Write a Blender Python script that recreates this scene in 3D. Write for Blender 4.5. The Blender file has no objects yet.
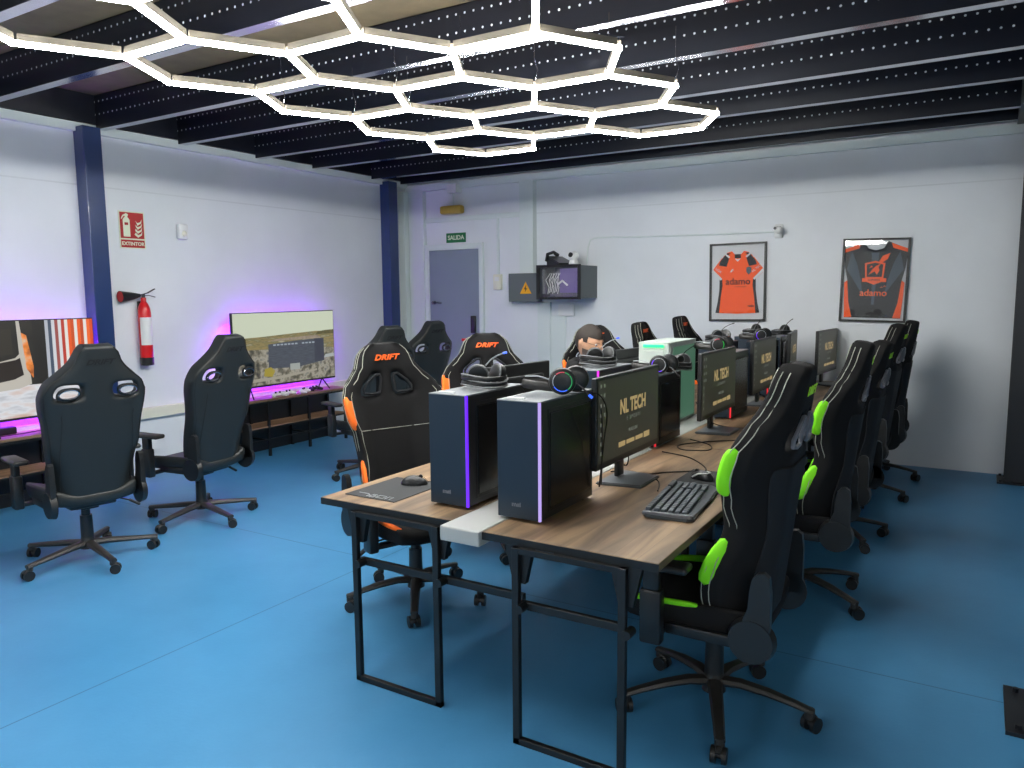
import bpy, bmesh, math, random
from mathutils import Vector, Matrix
random.seed(4)
S = bpy.context.scene
COL = S.collection
PI = math.pi
V = Vector
def RZ(a): return Matrix.Rotation(math.radians(a), 4, 'Z')
def RX(a): return Matrix.Rotation(math.radians(a), 4, 'X')
def RY(a): return Matrix.Rotation(math.radians(a), 4, 'Y')
def T(x, y, z): return Matrix.Translation((x, y, z))

# ------------------------------------------------------------------ materials
def lin(c):
    return tuple((x/12.92 if x <= .04045 else ((x+.055)/1.055)**2.4) for x in c)
def mat(name, c, rough=.5, metal=0., spec=.5, srgb=True, bump=0, bscale=200, var=0, vscale=8, coat=0, alpha=None, trans=0):
    m = bpy.data.materials.new(name); m.use_nodes = True
    n = m.node_tree; b = n.nodes['Principled BSDF']
    c = lin(c) if srgb else c
    b.inputs['Base Color'].default_value = (*c, 1)
    b.inputs['Roughness'].default_value = rough
    b.inputs['Metallic'].default_value = metal
    b.inputs['Specular IOR Level'].default_value = spec
    b.inputs['Coat Weight'].default_value = coat
    b.inputs['Transmission Weight'].default_value = trans
    tc = n.nodes.new('ShaderNodeTexCoord')
    if var:
        t = n.nodes.new('ShaderNodeTexNoise'); t.inputs['Scale'].default_value = vscale; t.inputs['Detail'].default_value = 4
        n.links.new(tc.outputs['Object'], t.inputs['Vector'])
        r = n.nodes.new('ShaderNodeMapRange'); r.inputs['From Min'].default_value = .3; r.inputs['From Max'].default_value = .7
        r.inputs['To Min'].default_value = 1-var; r.inputs['To Max'].default_value = 1+var
        n.links.new(t.outputs['Fac'], r.inputs['Value'])
        mx = n.nodes.new('ShaderNodeVectorMath'); mx.operation = 'SCALE'
        mx.inputs[0].default_value = c; n.links.new(r.outputs[0], mx.inputs['Scale'])
        n.links.new(mx.outputs[0], b.inputs['Base Color'])
    if bump:
        t = n.nodes.new('ShaderNodeTexNoise'); t.inputs['Scale'].default_value = bscale; t.inputs['Detail'].default_value = 3
        n.links.new(tc.outputs['Object'], t.inputs['Vector'])
        bp = n.nodes.new('ShaderNodeBump'); bp.inputs['Strength'].default_value = bump; bp.inputs['Distance'].default_value = .002
        n.links.new(t.outputs['Fac'], bp.inputs['Height']); n.links.new(bp.outputs[0], b.inputs['Normal'])
    return m
def emat(name, c, strength, srgb=True):
    m = bpy.data.materials.new(name); m.use_nodes = True
    b = m.node_tree.nodes['Principled BSDF']
    c = lin(c) if srgb else c
    b.inputs['Base Color'].default_value = (.02, .02, .02, 1); b.inputs['Roughness'].default_value = .35
    b.inputs['Emission Color'].default_value = (*c, 1); b.inputs['Emission Strength'].default_value = strength
    return m
def noise_emat(name, cols, scale, strength=1., stretch=(1, 1, 1), detail=5, vor=False):
    m = emat(name, (1, 1, 1), strength); n = m.node_tree; b = n.nodes['Principled BSDF']
    tc = n.nodes.new('ShaderNodeTexCoord'); mp = n.nodes.new('ShaderNodeMapping'); mp.inputs['Scale'].default_value = stretch
    n.links.new(tc.outputs['Object'], mp.inputs['Vector'])
    if vor:
        t = n.nodes.new('ShaderNodeTexVoronoi'); t.inputs['Scale'].default_value = scale; out = t.outputs['Color']
    else:
        t = n.nodes.new('ShaderNodeTexNoise'); t.inputs['Scale'].default_value = scale; t.inputs['Detail'].default_value = detail; out = t.outputs['Fac']
    n.links.new(mp.outputs[0], t.inputs['Vector'])
    r = n.nodes.new('ShaderNodeValToRGB'); e = r.color_ramp.elements
    k = len(cols)
    for i, c in enumerate(cols):
        pos = .3+.4*i/(k-1) if not vor else i/(k-1)
        el = e[i] if i < 2 else e.new(pos)
        el.position = pos; el.color = (*lin(c), 1)
    n.links.new(out, r.inputs['Fac']); n.links.new(r.outputs[0], b.inputs['Emission Color'])
    return m

M = {}
M['black_leather'] = mat('black_leather', (.115, .13, .132), .5, bump=.25, bscale=350)
M['black_fabric'] = mat('black_fabric', (.085, .085, .09), .85, spec=.25, bump=.3, bscale=500)
M['black_mesh'] = mat('black_mesh', (.12, .13, .145), .8, spec=.3, bump=.3, bscale=600)
M['orange_fabric'] = mat('orange_fabric', (.98, .43, .06), .75, bump=.2, bscale=500)
M['green_fabric'] = mat('green_fabric', (.52, .92, .08), .75, bump=.2, bscale=500)
M['orange_print'] = mat('orange_print', (.95, .38, .08), .6)
M['green_print'] = mat('green_print', (.68, .95, .12), .6)
M['seam'] = mat('seam', (.62, .63, .58), .8)
M['dark_seam'] = mat('dark_seam', (.06, .06, .065), .7)
M['plastic'] = mat('black_plastic', (.10, .105, .11), .38)
M['satin'] = mat('satin_black_nylon', (.16, .155, .15), .42, var=.1, vscale=30)
M['grey_plastic'] = mat('grey_plastic', (.38, .39, .42), .35)
M['chrome'] = mat('chrome', (.62, .62, .64), .2, 1.)
M['black_steel'] = mat('black_steel', (.055, .06, .065), .45)
M['white_plastic'] = mat('white_plastic', (.86, .87, .87), .4)
M['duct_grey'] = mat('duct_plastic', (.66, .67, .66), .45)
M['cream_plastic'] = mat('cream_plastic', (.86, .86, .79), .45)
M['navy_steel'] = mat('navy_steel', (.13, .22, .40), .28, coat=.3, var=.06)
M['dark_steel'] = mat('dark_steel', (.075, .085, .11), .4)
M['case_metal'] = mat('case_metal', (.12, .13, .14), .35, var=.05)
M['case_front'] = mat('case_front', (.14, .19, .24), .32, .2)
M['case_top'] = mat('case_top', (.40, .42, .44), .42)
M['case_glass'] = mat('case_glass', (.05, .055, .06), .22)
M['case_white'] = mat('case_white', (.70, .74, .72), .4)
M['screen_bezel'] = mat('screen_bezel', (.13, .135, .14), .4)
M['stand_metal'] = mat('stand_metal', (.34, .36, .38), .38)
M['key'] = mat('keycap', (.27, .30, .33), .45)
M['kbase'] = mat('keyboard_base', (.22, .245, .27), .4)
M['pad'] = mat('mouse_pad_cloth', (.17, .18, .19), .85)
M['grey_print'] = mat('grey_print', (.60, .62, .64), .6)
M['band_grey'] = mat('band_grey', (.42, .43, .44), .45)
M['skin'] = mat('skin', (.80, .62, .50), .5)
M['hair'] = mat('hair', (.17, .14, .12), .7, bump=.5, bscale=300)
M['shirt'] = mat('shirt', (.09, .09, .10), .85)
M['trousers'] = mat('trousers', (.12, .14, .2), .85)
M['red'] = mat('red_paint', (.80, .09, .12), .3)
M['sign_red'] = mat('sign_red', (.66, .14, .13), .5)
M['sign_cream'] = mat('sign_cream', (.85, .88, .78), .5)
M['sign_green'] = mat('sign_green', (.05, .42, .25), .5)
M['yellow'] = mat('yellow', (.92, .66, .08), .5)
M['amber'] = mat('amber_plastic', (.72, .60, .25), .35)
M['rack_grey'] = mat('rack_grey', (.36, .39, .40), .5)
M['purple_box'] = mat('purple_box', (.42, .36, .58), .6)
M['door_grey'] = mat('door_grey', (.50, .55, .60), .45, var=.03, vscale=3)
M['wall_trim'] = mat('wall_trim', (.82, .86, .86), .5)
M['white_card'] = mat('white_card', (.80, .82, .84), .7)
M['jersey_orange'] = mat('jersey_orange', (.95, .36, .08), .7, bump=.6, bscale=25)
M['jersey_dark'] = mat('jersey_dark', (.07, .08, .085), .6, bump=.6, bscale=25)
M['jersey_grey'] = mat('jersey_grey', (.25, .31, .35), .7)
M['jersey_black'] = mat('jersey_black', (.10, .10, .12), .7)
M['cable'] = mat('cable_black', (.05, .05, .05), .5)
M['glass'] = mat('clear_glass', (1, 1, 1), .02)
_n = M['glass'].node_tree; _t = _n.nodes.new('ShaderNodeBsdfTransparent'); _g = _n.nodes.new('ShaderNodeBsdfGlossy'); _g.inputs['Roughness'].default_value = .02
_f = _n.nodes.new('ShaderNodeFresnel'); _f.inputs['IOR'].default_value = 1.5; _m = _n.nodes.new('ShaderNodeMixShader')
_n.links.new(_f.outputs[0], _m.inputs[0]); _n.links.new(_t.outputs[0], _m.inputs[1]); _n.links.new(_g.outputs[0], _m.inputs[2])
_n.links.new(_m.outputs[0], _n.nodes['Material Output'].inputs['Surface'])
M['screen'] = emat('desktop_picture', (.14, .14, .108), 1.)
for _k in ('screen',):
    _b = M[_k].node_tree.nodes['Principled BSDF']; _b.inputs['Roughness'].default_value = .45; _b.inputs['Specular IOR Level'].default_value = 1.
M['gold'] = emat('desktop_gold', (.74, .64, .44), .7)
M['icon'] = emat('desktop_icon', (.52, .54, .5), .55)
M['black_screen'] = mat('black_glass', (.02, .02, .025), .12)
M['purple_led'] = emat('purple_led', (.60, .14, 1.), 130.)
M['led_violet'] = emat('violet_led', (.42, .12, 1.), 1.3)
M['led_white'] = emat('pale_violet_led', (.78, .68, 1.), .9)
M['led_magenta'] = emat('magenta_led', (.95, .18, .95), 1.1)
M['led_red'] = emat('red_led', (1., .12, .2), .8)
M['led_green'] = emat('green_led', (.05, .95, .40), 4.)
M['led_blue'] = emat('blue_led', (.2, .4, 1.), 1.4)
M['led_green_dim'] = emat('dim_green_led', (.1, .9, .3), .7)
M['led_pink'] = emat('pink_led', (1., .3, .4), .6)
M['led_rgb_green'] = emat('ring_green_led', (.1, .8, .45), .5)
M['tube'] = emat('lit_tube', (1., 1., .985), 80.)
M['tube_housing'] = mat('tube_housing', (.46, .43, .38), .5)

def coord_wood(name, base, dark, light, axis='Y'):
    m = mat(name, base, .5); n = m.node_tree; b = n.nodes['Principled BSDF']
    tc = n.nodes.new('ShaderNodeTexCoord')
    mp = n.nodes.new('ShaderNodeMapping'); mp.inputs['Scale'].default_value = (14, 1.6, 14) if axis == 'Y' else (1.6, 14, 14)
    n.links.new(tc.outputs['Object'], mp.inputs['Vector'])
    t = n.nodes.new('ShaderNodeTexNoise'); t.inputs['Scale'].default_value = 1.; t.inputs['Detail'].default_value = 8; t.inputs['Distortion'].default_value = .6
    n.links.new(mp.outputs[0], t.inputs['Vector'])
    br = n.nodes.new('ShaderNodeTexBrick'); br.inputs['Scale'].default_value = 1.
    br.inputs['Brick Width'].default_value = 1.1; br.inputs['Row Height'].default_value = .085; br.inputs['Mortar Size'].default_value = .0008
    br.inputs['Color1'].default_value = (.75, .75, .75, 1); br.inputs['Color2'].default_value = (1.15, 1.12, 1.1, 1); br.inputs['Mortar'].default_value = (.5, .5, .5, 1)
    mp2 = n.nodes.new('ShaderNodeMapping'); mp2.inputs['Rotation'].default_value = (0, 0, PI/2 if axis == 'Y' else 0)
    n.links.new(tc.outputs['Object'], mp2.inputs['Vector']); n.links.new(mp2.outputs[0], br.inputs['Vector'])
    r = n.nodes.new('ShaderNodeValToRGB'); e = r.color_ramp.elements
    e[0].position = .3; e[0].color = (*lin(dark), 1); e[1].position = .7; e[1].color = (*lin(light), 1)
    n.links.new(t.outputs['Fac'], r.inputs['Fac'])
    mx = n.nodes.new('ShaderNodeMix'); mx.data_type = 'RGBA'; mx.blend_type = 'MULTIPLY'; mx.inputs['Factor'].default_value = .8
    n.links.new(r.outputs[0], mx.inputs['A']); n.links.new(br.outputs['Color'], mx.inputs['B'])
    n.links.new(mx.outputs['Result'], b.inputs['Base Color'])
    return m
M['wood'] = coord_wood('desk_wood', (.5, .42, .33), (.31, .24, .18), (.60, .50, .38))
M['bench_wood'] = coord_wood('bench_wood', (.5, .4, .3), (.46, .35, .27), (.66, .53, .42))

def wall_material():
    m = mat('painted_panel_wall', (.80, .82, .86), .55); n = m.node_tree; b = n.nodes['Principled BSDF']
    g = n.nodes.new('ShaderNodeNewGeometry'); sx = n.nodes.new('ShaderNodeSeparateXYZ'); n.links.new(g.outputs['Position'], sx.inputs[0])
    # fine horizontal panel joint at z = 2.48
    a = n.nodes.new('ShaderNodeMath'); a.operation = 'SUBTRACT'; a.inputs[1].default_value = 2.50; n.links.new(sx.outputs['Z'], a.inputs[0])
    ab = n.nodes.new('ShaderNodeMath'); ab.operation = 'ABSOLUTE'; n.links.new(a.outputs[0], ab.inputs[0])
    lt = n.nodes.new('ShaderNodeMath'); lt.operation = 'LESS_THAN'; lt.inputs[1].default_value = .006; n.links.new(ab.outputs[0], lt.inputs[0])
    t = n.nodes.new('ShaderNodeTexNoise'); t.inputs['Scale'].default_value = 1.4; t.inputs['Detail'].default_value = 5; n.links.new(g.outputs['Position'], t.inputs['Vector'])
    r = n.nodes.new('ShaderNodeValToRGB'); e = r.color_ramp.elements
    e[0].position = .35; e[0].color = (*lin((.83, .85, .87)), 1); e[1].position = .65; e[1].color = (*lin((.86, .88, .90)), 1)
    n.links.new(t.outputs['Fac'], r.inputs['Fac'])
    mx = n.nodes.new('ShaderNodeMix'); mx.data_type = 'RGBA'; n.links.new(r.outputs[0], mx.inputs['A']); mx.inputs['B'].default_value = (*lin((.80, .82, .84)), 1)
    n.links.new(lt.outputs[0], mx.inputs['Factor']); n.links.new(mx.outputs['Result'], b.inputs['Base Color'])
    return m
M['wall'] = wall_material()
M['hall_wall'] = mat('hall_wall', (.80, .80, .80), .8)

def floor_material():
    m = mat('blue_epoxy_floor', (.27, .55, .76), .42, spec=.4); n = m.node_tree; b = n.nodes['Principled BSDF']
    g = n.nodes.new('ShaderNodeNewGeometry'); sx = n.nodes.new('ShaderNodeSeparateXYZ'); n.links.new(g.outputs['Position'], sx.inputs[0])
    def line(sock, at, per):
        a = n.nodes.new('ShaderNodeMath'); a.operation = 'SUBTRACT'; a.inputs[1].default_value = at; n.links.new(sock, a.inputs[0])
        w = n.nodes.new('ShaderNodeMath'); w.operation = 'PINGPONG'; w.inputs[1].default_value = per/2; n.links.new(a.outputs[0], w.inputs[0])
        lt = n.nodes.new('ShaderNodeMath'); lt.operation = 'LESS_THAN'; lt.inputs[1].default_value = .0035; n.links.new(w.outputs[0], lt.inputs[0])
        return lt.outputs[0]
    l1 = line(sx.outputs['X'], -3.03, 5.0); l2 = line(sx.outputs['Y'], 3.37, 5.2)
    mxl = n.nodes.new('ShaderNodeMath'); mxl.operation = 'MAXIMUM'; n.links.new(l1, mxl.inputs[0]); n.links.new(l2, mxl.inputs[1])
    t = n.nodes.new('ShaderNodeTexNoise'); t.inputs['Scale'].default_value = 1.1; t.inputs['Detail'].default_value = 7; t.inputs['Roughness'].default_value = .6
    n.links.new(g.outputs['Position'], t.inputs['Vector'])
    r = n.nodes.new('ShaderNodeValToRGB'); e = r.color_ramp.elements
    e[0].position = .3; e[0].color = (*lin((.235, .49, .67)), 1); e[1].position = .7; e[1].color = (*lin((.29, .55, .73)), 1)
    n.links.new(t.outputs['Fac'], r.inputs['Fac'])
    mx = n.nodes.new('ShaderNodeMix'); mx.data_type = 'RGBA'; n.links.new(r.outputs[0], mx.inputs['A']); mx.inputs['B'].default_value = (*lin((.13, .33, .47)), 1)
    mul = n.nodes.new('ShaderNodeMath'); mul.operation = 'MULTIPLY'; mul.inputs[1].default_value = .8; n.links.new(mxl.outputs[0], mul.inputs[0])
    n.links.new(mul.outputs[0], mx.inputs['Factor']); n.links.new(mx.outputs['Result'], b.inputs['Base Color'])
    t2 = n.nodes.new('ShaderNodeTexNoise'); t2.inputs['Scale'].default_value = 60; t2.inputs['Detail'].default_value = 3; n.links.new(g.outputs['Position'], t2.inputs['Vector'])
    bp = n.nodes.new('ShaderNodeBump'); bp.inputs['Strength'].default_value = .25; bp.inputs['Distance'].default_value = .002
    n.links.new(t2.outputs['Fac'], bp.inputs['Height']); n.links.new(bp.outputs[0], b.inputs['Normal'])
    return m
M['floor'] = floor_material()

def perforated():
    # purlin web, the reflected dark room and blue floor put into its colour, with two rows of pale round perforations (object space: X along the beam, Z up from its base)
    m = mat('perforated_purlin', (.10, .115, .15), .35, coat=.2); n = m.node_tree; b = n.nodes['Principled BSDF']
    g = n.nodes.new('ShaderNodeTexCoord'); sx = n.nodes.new('ShaderNodeSeparateXYZ'); n.links.new(g.outputs['Object'], sx.inputs[0])
    def rowd(z0):
        w = n.nodes.new('ShaderNodeMath'); w.operation = 'PINGPONG'; w.inputs[1].default_value = .03; n.links.new(sx.outputs['X'], w.inputs[0])
        p = n.nodes.new('ShaderNodeMath'); p.operation = 'POWER'; p.inputs[1].default_value = 2; n.links.new(w.outputs[0], p.inputs[0])
        a = n.nodes.new('ShaderNodeMath'); a.operation = 'SUBTRACT'; a.inputs[1].default_value = z0; n.links.new(sx.outputs['Z'], a.inputs[0])
        q = n.nodes.new('ShaderNodeMath'); q.operation = 'POWER'; q.inputs[1].default_value = 2; n.links.new(a.outputs[0], q.inputs[0])
        s = n.nodes.new('ShaderNodeMath'); s.operation = 'ADD'; n.links.new(p.outputs[0], s.inputs[0]); n.links.new(q.outputs[0], s.inputs[1])
        lt = n.nodes.new('ShaderNodeMath'); lt.operation = 'LESS_THAN'; lt.inputs[1].default_value = .0068**2; n.links.new(s.outputs[0], lt.inputs[0])
        return lt.outputs[0]
    mm = n.nodes.new('ShaderNodeMath'); mm.operation = 'MAXIMUM'; n.links.new(rowd(.115), mm.inputs[0]); n.links.new(rowd(.215), mm.inputs[1])
    mx = n.nodes.new('ShaderNodeMix'); mx.data_type = 'RGBA'; n.links.new(mm.outputs[0], mx.inputs['Factor'])
    mx.inputs['A'].default_value = (*lin((.06, .08, .13)), 1); mx.inputs['B'].default_value = (.75, .78, .82, 1)
    n.links.new(mx.outputs['Result'], b.inputs['Base Color'])
    return m
M['web'] = perforated()
M['flange'] = mat('galvanised_flange', (.80, .80, .84), .16, 1.)
M['deck'] = mat('deck_board', (.50, .44, .34), .7, var=.1)

# ------------------------------------------------------------------ mesh builder
class MB:
    def __init__(s): s.bm = bmesh.new()
    def _x(s, geom, mt):
        bmesh.ops.transform(s.bm, matrix=mt, verts=geom); return geom
    def box(s, lo, hi, bev=0, mt=None, seg=2):
        lo = V(lo); hi = V(hi); c = (lo+hi)/2; d = hi-lo
        r = bmesh.ops.create_cube(s.bm, size=1)['verts']
        bmesh.ops.transform(s.bm, matrix=Matrix.Translation(c) @ Matrix.Diagonal((d.x, d.y, d.z, 1)), verts=r)
        if bev:
            es = list({e for v in r for e in v.link_edges})
            o = bmesh.ops.bevel(s.bm, geom=es, offset=bev, segments=seg, affect='EDGES', profile=.5)
            r = list({v for v in o['verts']} | {v for v in r if v.is_valid})
            r = list({v for f in o['faces'] for v in f.verts} | set(x for x in r if x.is_valid))
        if mt is not None: s._x(r, mt)
        return s
    def cyl(s, a, b, r1, r2=None, n=16, cap=True):
        a = V(a); b = V(b); r2 = r1 if r2 is None else r2
        d = b-a; q = d.to_track_quat('Z', 'Y').to_matrix().to_4x4()
        bmesh.ops.create_cone(s.bm, cap_ends=cap, segments=n, radius1=r1, radius2=r2, depth=d.length, matrix=Matrix.Translation((a+b)/2) @ q)
        return s
    def sph(s, c, r, n=16, mt=None, sc=(1, 1, 1)):
        m0 = Matrix.Translation(c) @ (mt or Matrix()) @ Matrix.Diagonal((*sc, 1))
        bmesh.ops.create_uvsphere(s.bm, u_segments=n, v_segments=max(6, n//2), radius=r, matrix=m0); return s
    def tube(s, pts, r, n=8, closed=False, flat=None):
        pts = [V(p) for p in pts]; k = len(pts); rings = []; up = None
        for i, p in enumerate(pts):
            a = pts[(i-1) % k] if (closed or i > 0) else p; b = pts[(i+1) % k] if (closed or i < k-1) else p
            t = (b-a).normalized()
            if up is None:
                up = V((0, 0, 1)) if abs(t.z) < .9 else V((1, 0, 0))
            sd = t.cross(up)
            if sd.length < 1e-4: sd = t.orthogonal()
            sd.normalize(); u2 = sd.cross(t).normalized(); up = u2
            rr = r[i] if isinstance(r, (list, tuple)) else r
            fx, fy = flat or (1, 1)
            rings.append([s.bm.verts.new(p + sd*math.cos(2*PI*j/n)*rr*fx + u2*math.sin(2*PI*j/n)*rr*fy) for j in range(n)])
        m = k if closed else k-1
        for i in range(m):
            A = rings[i]; B = rings[(i+1) % k]
            for j in range(n): s.bm.faces.new((A[j], A[(j+1) % n], B[(j+1) % n], B[j]))
        if not closed:
            s.bm.faces.new(rings[0][::-1]); s.bm.faces.new(rings[-1])
        return s
    def prism(s, pts, z0, z1, mt=None, bev=0):
        # polygon in XY extruded z0..z1
        lo = [s.bm.verts.new((x, y, z0)) for x, y in pts]; hi = [s.bm.verts.new((x, y, z1)) for x, y in pts]
        k = len(pts); fs = [s.bm.faces.new(lo[::-1]), s.bm.faces.new(hi)]
        for i in range(k): fs.append(s.bm.faces.new((lo[i], lo[(i+1) % k], hi[(i+1) % k], hi[i])))
        vs = lo+hi
        if bev:
            es = list({e for f in fs[:2] for e in f.edges})
            o = bmesh.ops.bevel(s.bm, geom=es, offset=bev, segments=2, affect='EDGES')
            vs = list({v for f in o['faces'] for v in f.verts} | {v for v in vs if v.is_valid})
        if mt is not None: s._x(vs, mt)
        return s
    def lathe(s, prof, mt=None, n=24):
        rings = []
        for r, z in prof: rings.append([s.bm.verts.new((r*math.cos(2*PI*j/n), r*math.sin(2*PI*j/n), z)) for j in range(n)])
        for A, B in zip(rings, rings[1:]):
            for j in range(n): s.bm.faces.new((A[j], A[(j+1) % n], B[(j+1) % n], B[j]))
        s.bm.faces.new(rings[0][::-1]); s.bm.faces.new(rings[-1])
        if mt is not None: s._x([v for R in rings for v in R], mt)
        return s
    def xf(s, mt): bmesh.ops.transform(s.bm, matrix=mt, verts=s.bm.verts); return s
    def build(s, name, m, parent=None, smooth=True, angle=35, sub=0, mats=None):
        bmesh.ops.recalc_face_normals(s.bm, faces=s.bm.faces)
        me = bpy.data.meshes.new(name); s.bm.to_mesh(me); s.bm.free()
        for x in (mats or [m]): me.materials.append(x)
        if smooth:
            for p in me.polygons: p.use_smooth = True
            me.set_sharp_from_angle(angle=math.radians(180 if sub else angle))
        o = bpy.data.objects.new(name, me); COL.objects.link(o)
        if sub:
            md = o.modifiers.new('sub', 'SUBSURF'); md.levels = sub; md.render_levels = sub
        if parent is not None: o.parent = parent
        return o
def tag(o, label=None, cat=None, group=None, kind=None):
    if label: o['label'] = label
    if cat: o['category'] = cat
    if group: o['group'] = group
    if kind: o['kind'] = kind
    return o
def empty(name, loc=(0, 0, 0), rz=0, label=None, cat=None, group=None):
    o = bpy.data.objects.new(name, None); COL.objects.link(o); o.location = loc; o.rotation_euler = (0, 0, math.radians(rz))
    o.empty_display_size = .1
    return tag(o, label, cat, group)
def copy_tree(o, parent=None):
    c = o.copy(); COL.objects.link(c)
    if parent is not None: c.parent = parent
    for ch in list(o.children): copy_tree(ch, c)
    return c
def struct(o): o['kind'] = 'structure'; return o
def text(name, s, size, m, mt, parent, ext=.0008, shear=0, offset=0, align='CENTER', space=1., sx=1.):
    cu = bpy.data.curves.new(name, 'FONT'); cu.body = s; cu.size = size; cu.extrude = ext; cu.shear = shear; cu.offset = offset
    cu.align_x = align; cu.align_y = 'CENTER'; cu.space_character = space; cu.resolution_u = 3
    t = bpy.data.objects.new('tmp_text', cu); COL.objects.link(t)
    dg = bpy.context.evaluated_depsgraph_get(); dg.update()
    me = bpy.data.meshes.new_from_object(t.evaluated_get(dg)); COL.objects.unlink(t); bpy.data.objects.remove(t)
    me.transform(mt @ Matrix.Diagonal((sx, 1, 1, 1))); me.materials.clear(); me.materials.append(m); me.name = name
    o = bpy.data.objects.new(name, me); COL.objects.link(o); o.parent = parent
    return o
def shell(F, B, U, Vs, skip=None, only=None):
    # closed sheet from front/back surface functions on a grid; skip = removed cells, only = kept cells
    mb = MB(); nu = len(U)-1; nv = len(Vs)-1
    keep = lambda i, j: 0 <= i < nu and 0 <= j < nv and not (skip and skip(i, j)) and (only is None or only(i, j))
    vf = {}; vb = {}
    def g(d, f, i, j):
        if (i, j) not in d: d[(i, j)] = mb.bm.verts.new(f(U[i], Vs[j]))
        return d[(i, j)]
    for i in range(nu):
        for j in range(nv):
            if not keep(i, j): continue
            mb.bm.faces.new([g(vf, F, a, b) for a, b in ((i, j), (i+1, j), (i+1, j+1), (i, j+1))])
            mb.bm.faces.new([g(vb, B, a, b) for a, b in ((i, j), (i, j+1), (i+1, j+1), (i+1, j))])
            for (a, b), (di, dj) in ((((i, j), (i+1, j)), (0, -1)), (((i+1, j), (i+1, j+1)), (1, 0)), (((i+1, j+1), (i, j+1)), (0, 1)), (((i, j+1), (i, j)), (-1, 0))):
                if not keep(i+di, j+dj):
                    mb.bm.faces.new((g(vf, F, *b), g(vf, F, *a), g(vb, B, *a), g(vb, B, *b)))
    return mb
def interp(tab, x):
    if x <= tab[0][0]: return tab[0][1]
    for (a, p), (b, q) in zip(tab, tab[1:]):
        if x <= b:
            t = (x-a)/(b-a); t = t*t*(3-2*t); return p+(q-p)*t
    return tab[-1][1]

# ------------------------------------------------------------------ room shell
LW, BW, CZ = -6.29, 7.72, 3.22
struct(MB().box((LW-.2, -6.2, -.12), (4.2, BW+.2, 0)).build('floor', M['floor'], smooth=False))
struct(MB().box((LW-.15, -6.2, 0), (LW, BW+.15, CZ+.1)).build('wall_left', M['wall'], smooth=False))
struct(MB().box((LW, BW, 0), (4.2, BW+.15, CZ+.1)).build('wall_back', M['wall'], smooth=False))
struct(MB().box((4.05, -6.05, 0), (4.2, BW, CZ+.1)).build('wall_right', M['hall_wall'], smooth=False))
struct(MB().box((LW, -6.2, 0), (4.2, -6.05, CZ+.1)).build('wall_front', M['hall_wall'], smooth=False))
struct(MB().box((LW-.15, -6.2, CZ), (4.2, BW+.15, CZ+.1)).build('ceiling', M['deck'], smooth=False))

# ceiling purlins: a perforated web with a light bottom flange
def purlin(y, x0=LW+.06, x1=.17):
    root = struct(empty('ceiling_beam', (x0, y, 2.95)))
    L = x1-x0
    w = MB(); w.box((0, 0, 0), (L, .004, CZ-2.955)); w.box((0, 0, CZ-2.96), (L, .07, CZ-2.955))
    struct(w.build('web', M['web'], root, smooth=False))
    f = MB(); f.box((0, .004, 0), (L, .075, .004)); f.box((0, .071, .004), (L, .075, .022))
    struct(f.build('flange', M['flange'], root, smooth=False))
for y in (-5.2, -4.3, -3.4, -2.6, -1.7, -.9, -.1, .55, 1.25, 2.0, 2.78, 3.72, 4.47, 5.33, 6.09, 7.03, 7.56): purlin(y)
e = MB(); e.box((.17, -6.0, 2.93), (.35, BW, CZ-.005)); struct(e.build('ceiling_beam', M['dark_steel'], smooth=False))
e = MB(); e.box((LW, -6.0, 2.99), (LW+.06, BW-.01, CZ-.002)); struct(e.build('ceiling_beam', M['web'], smooth=False))
struct(MB().box((LW, -6.0, 2.915), (LW+.045, BW, 2.985)).build('trim_1', M['wall_trim'], smooth=False))
struct(MB().box((LW+.05, BW-.05, 2.86), (3.9, BW, 2.935)).build('trim_2', M['wall_trim'], smooth=False))
# a few diagonal bracing straps between purlins (thin pale strips)
for (x0, y0, x1, y1) in ((-2.65, 2.35, -2.15, 2.72), (-3.1, 1.45, -2.3, 1.95), (-2.35, 4.1, -1.9, 4.42)):
    s = MB(); s.tube([(x0, y0, 3.1), (x1, y1, 3.1)], .02, n=4, flat=(1, .15)); struct(s.build('ceiling_beam', M['flange'], smooth=False))

def box_pillar(x0, x1, y0, y1, z1, m, plate=None):
    root = struct(empty('pillar', ((x0+x1)/2, (y0+y1)/2, 0)))
    cx, cy = (x0+x1)/2, (y0+y1)/2; hx, hy = (x1-x0)/2, (y1-y0)/2
    b = MB(); t = .012
    # H section: two flanges and a web
    b.box((-hx, -hy, .0), (hx, -hy+t, z1)); b.box((-hx, hy-t, 0), (hx, hy, z1)); b.box((-t/2, -hy+t, 0), (t/2, hy-t, z1))
    struct(b.build('shaft', m, root, smooth=False))
    if plate:
        p = MB(); p.box((-hx-plate, -hy-plate, 0), (hx+plate, hy+plate, .015)); 
        for sx in (-1, 1):
            for sy in (-1, 1): p.cyl((sx*(hx+plate*.5), sy*(hy+plate*.5), .015), (sx*(hx+plate*.5), sy*(hy+plate*.5), .03), .012, n=6)
        struct(p.build('base_plate', M['dark_steel'], root, smooth=False))
def solid_pillar(x0, x1, y0, y1, z1, m):
    root = struct(empty('pillar', ((x0+x1)/2, (y0+y1)/2, 0)))
    cx, cy = (x0+x1)/2, (y0+y1)/2
    b = MB(); b.box((x0-cx, y0-cy, 0), (x1-cx, y1-cy, z1), .006)
    struct(b.build('shaft', m, root, smooth=False))
solid_pillar(LW, -6.15, 3.56, 3.71, 2.95, M['navy_steel'])
solid_pillar(LW, -6.15, 7.24, 7.40, 2.95, M['navy_steel'])
solid_pillar(LW, -6.15, -.6, -.44, 2.95, M['navy_steel'])
box_pillar(.235, .425, 7.38, 7.58, 2.95, M['dark_steel'], .05)
box_pillar(.235, .425, 3.20, 3.42, 2.95, M['dark_steel'], .08)

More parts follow.
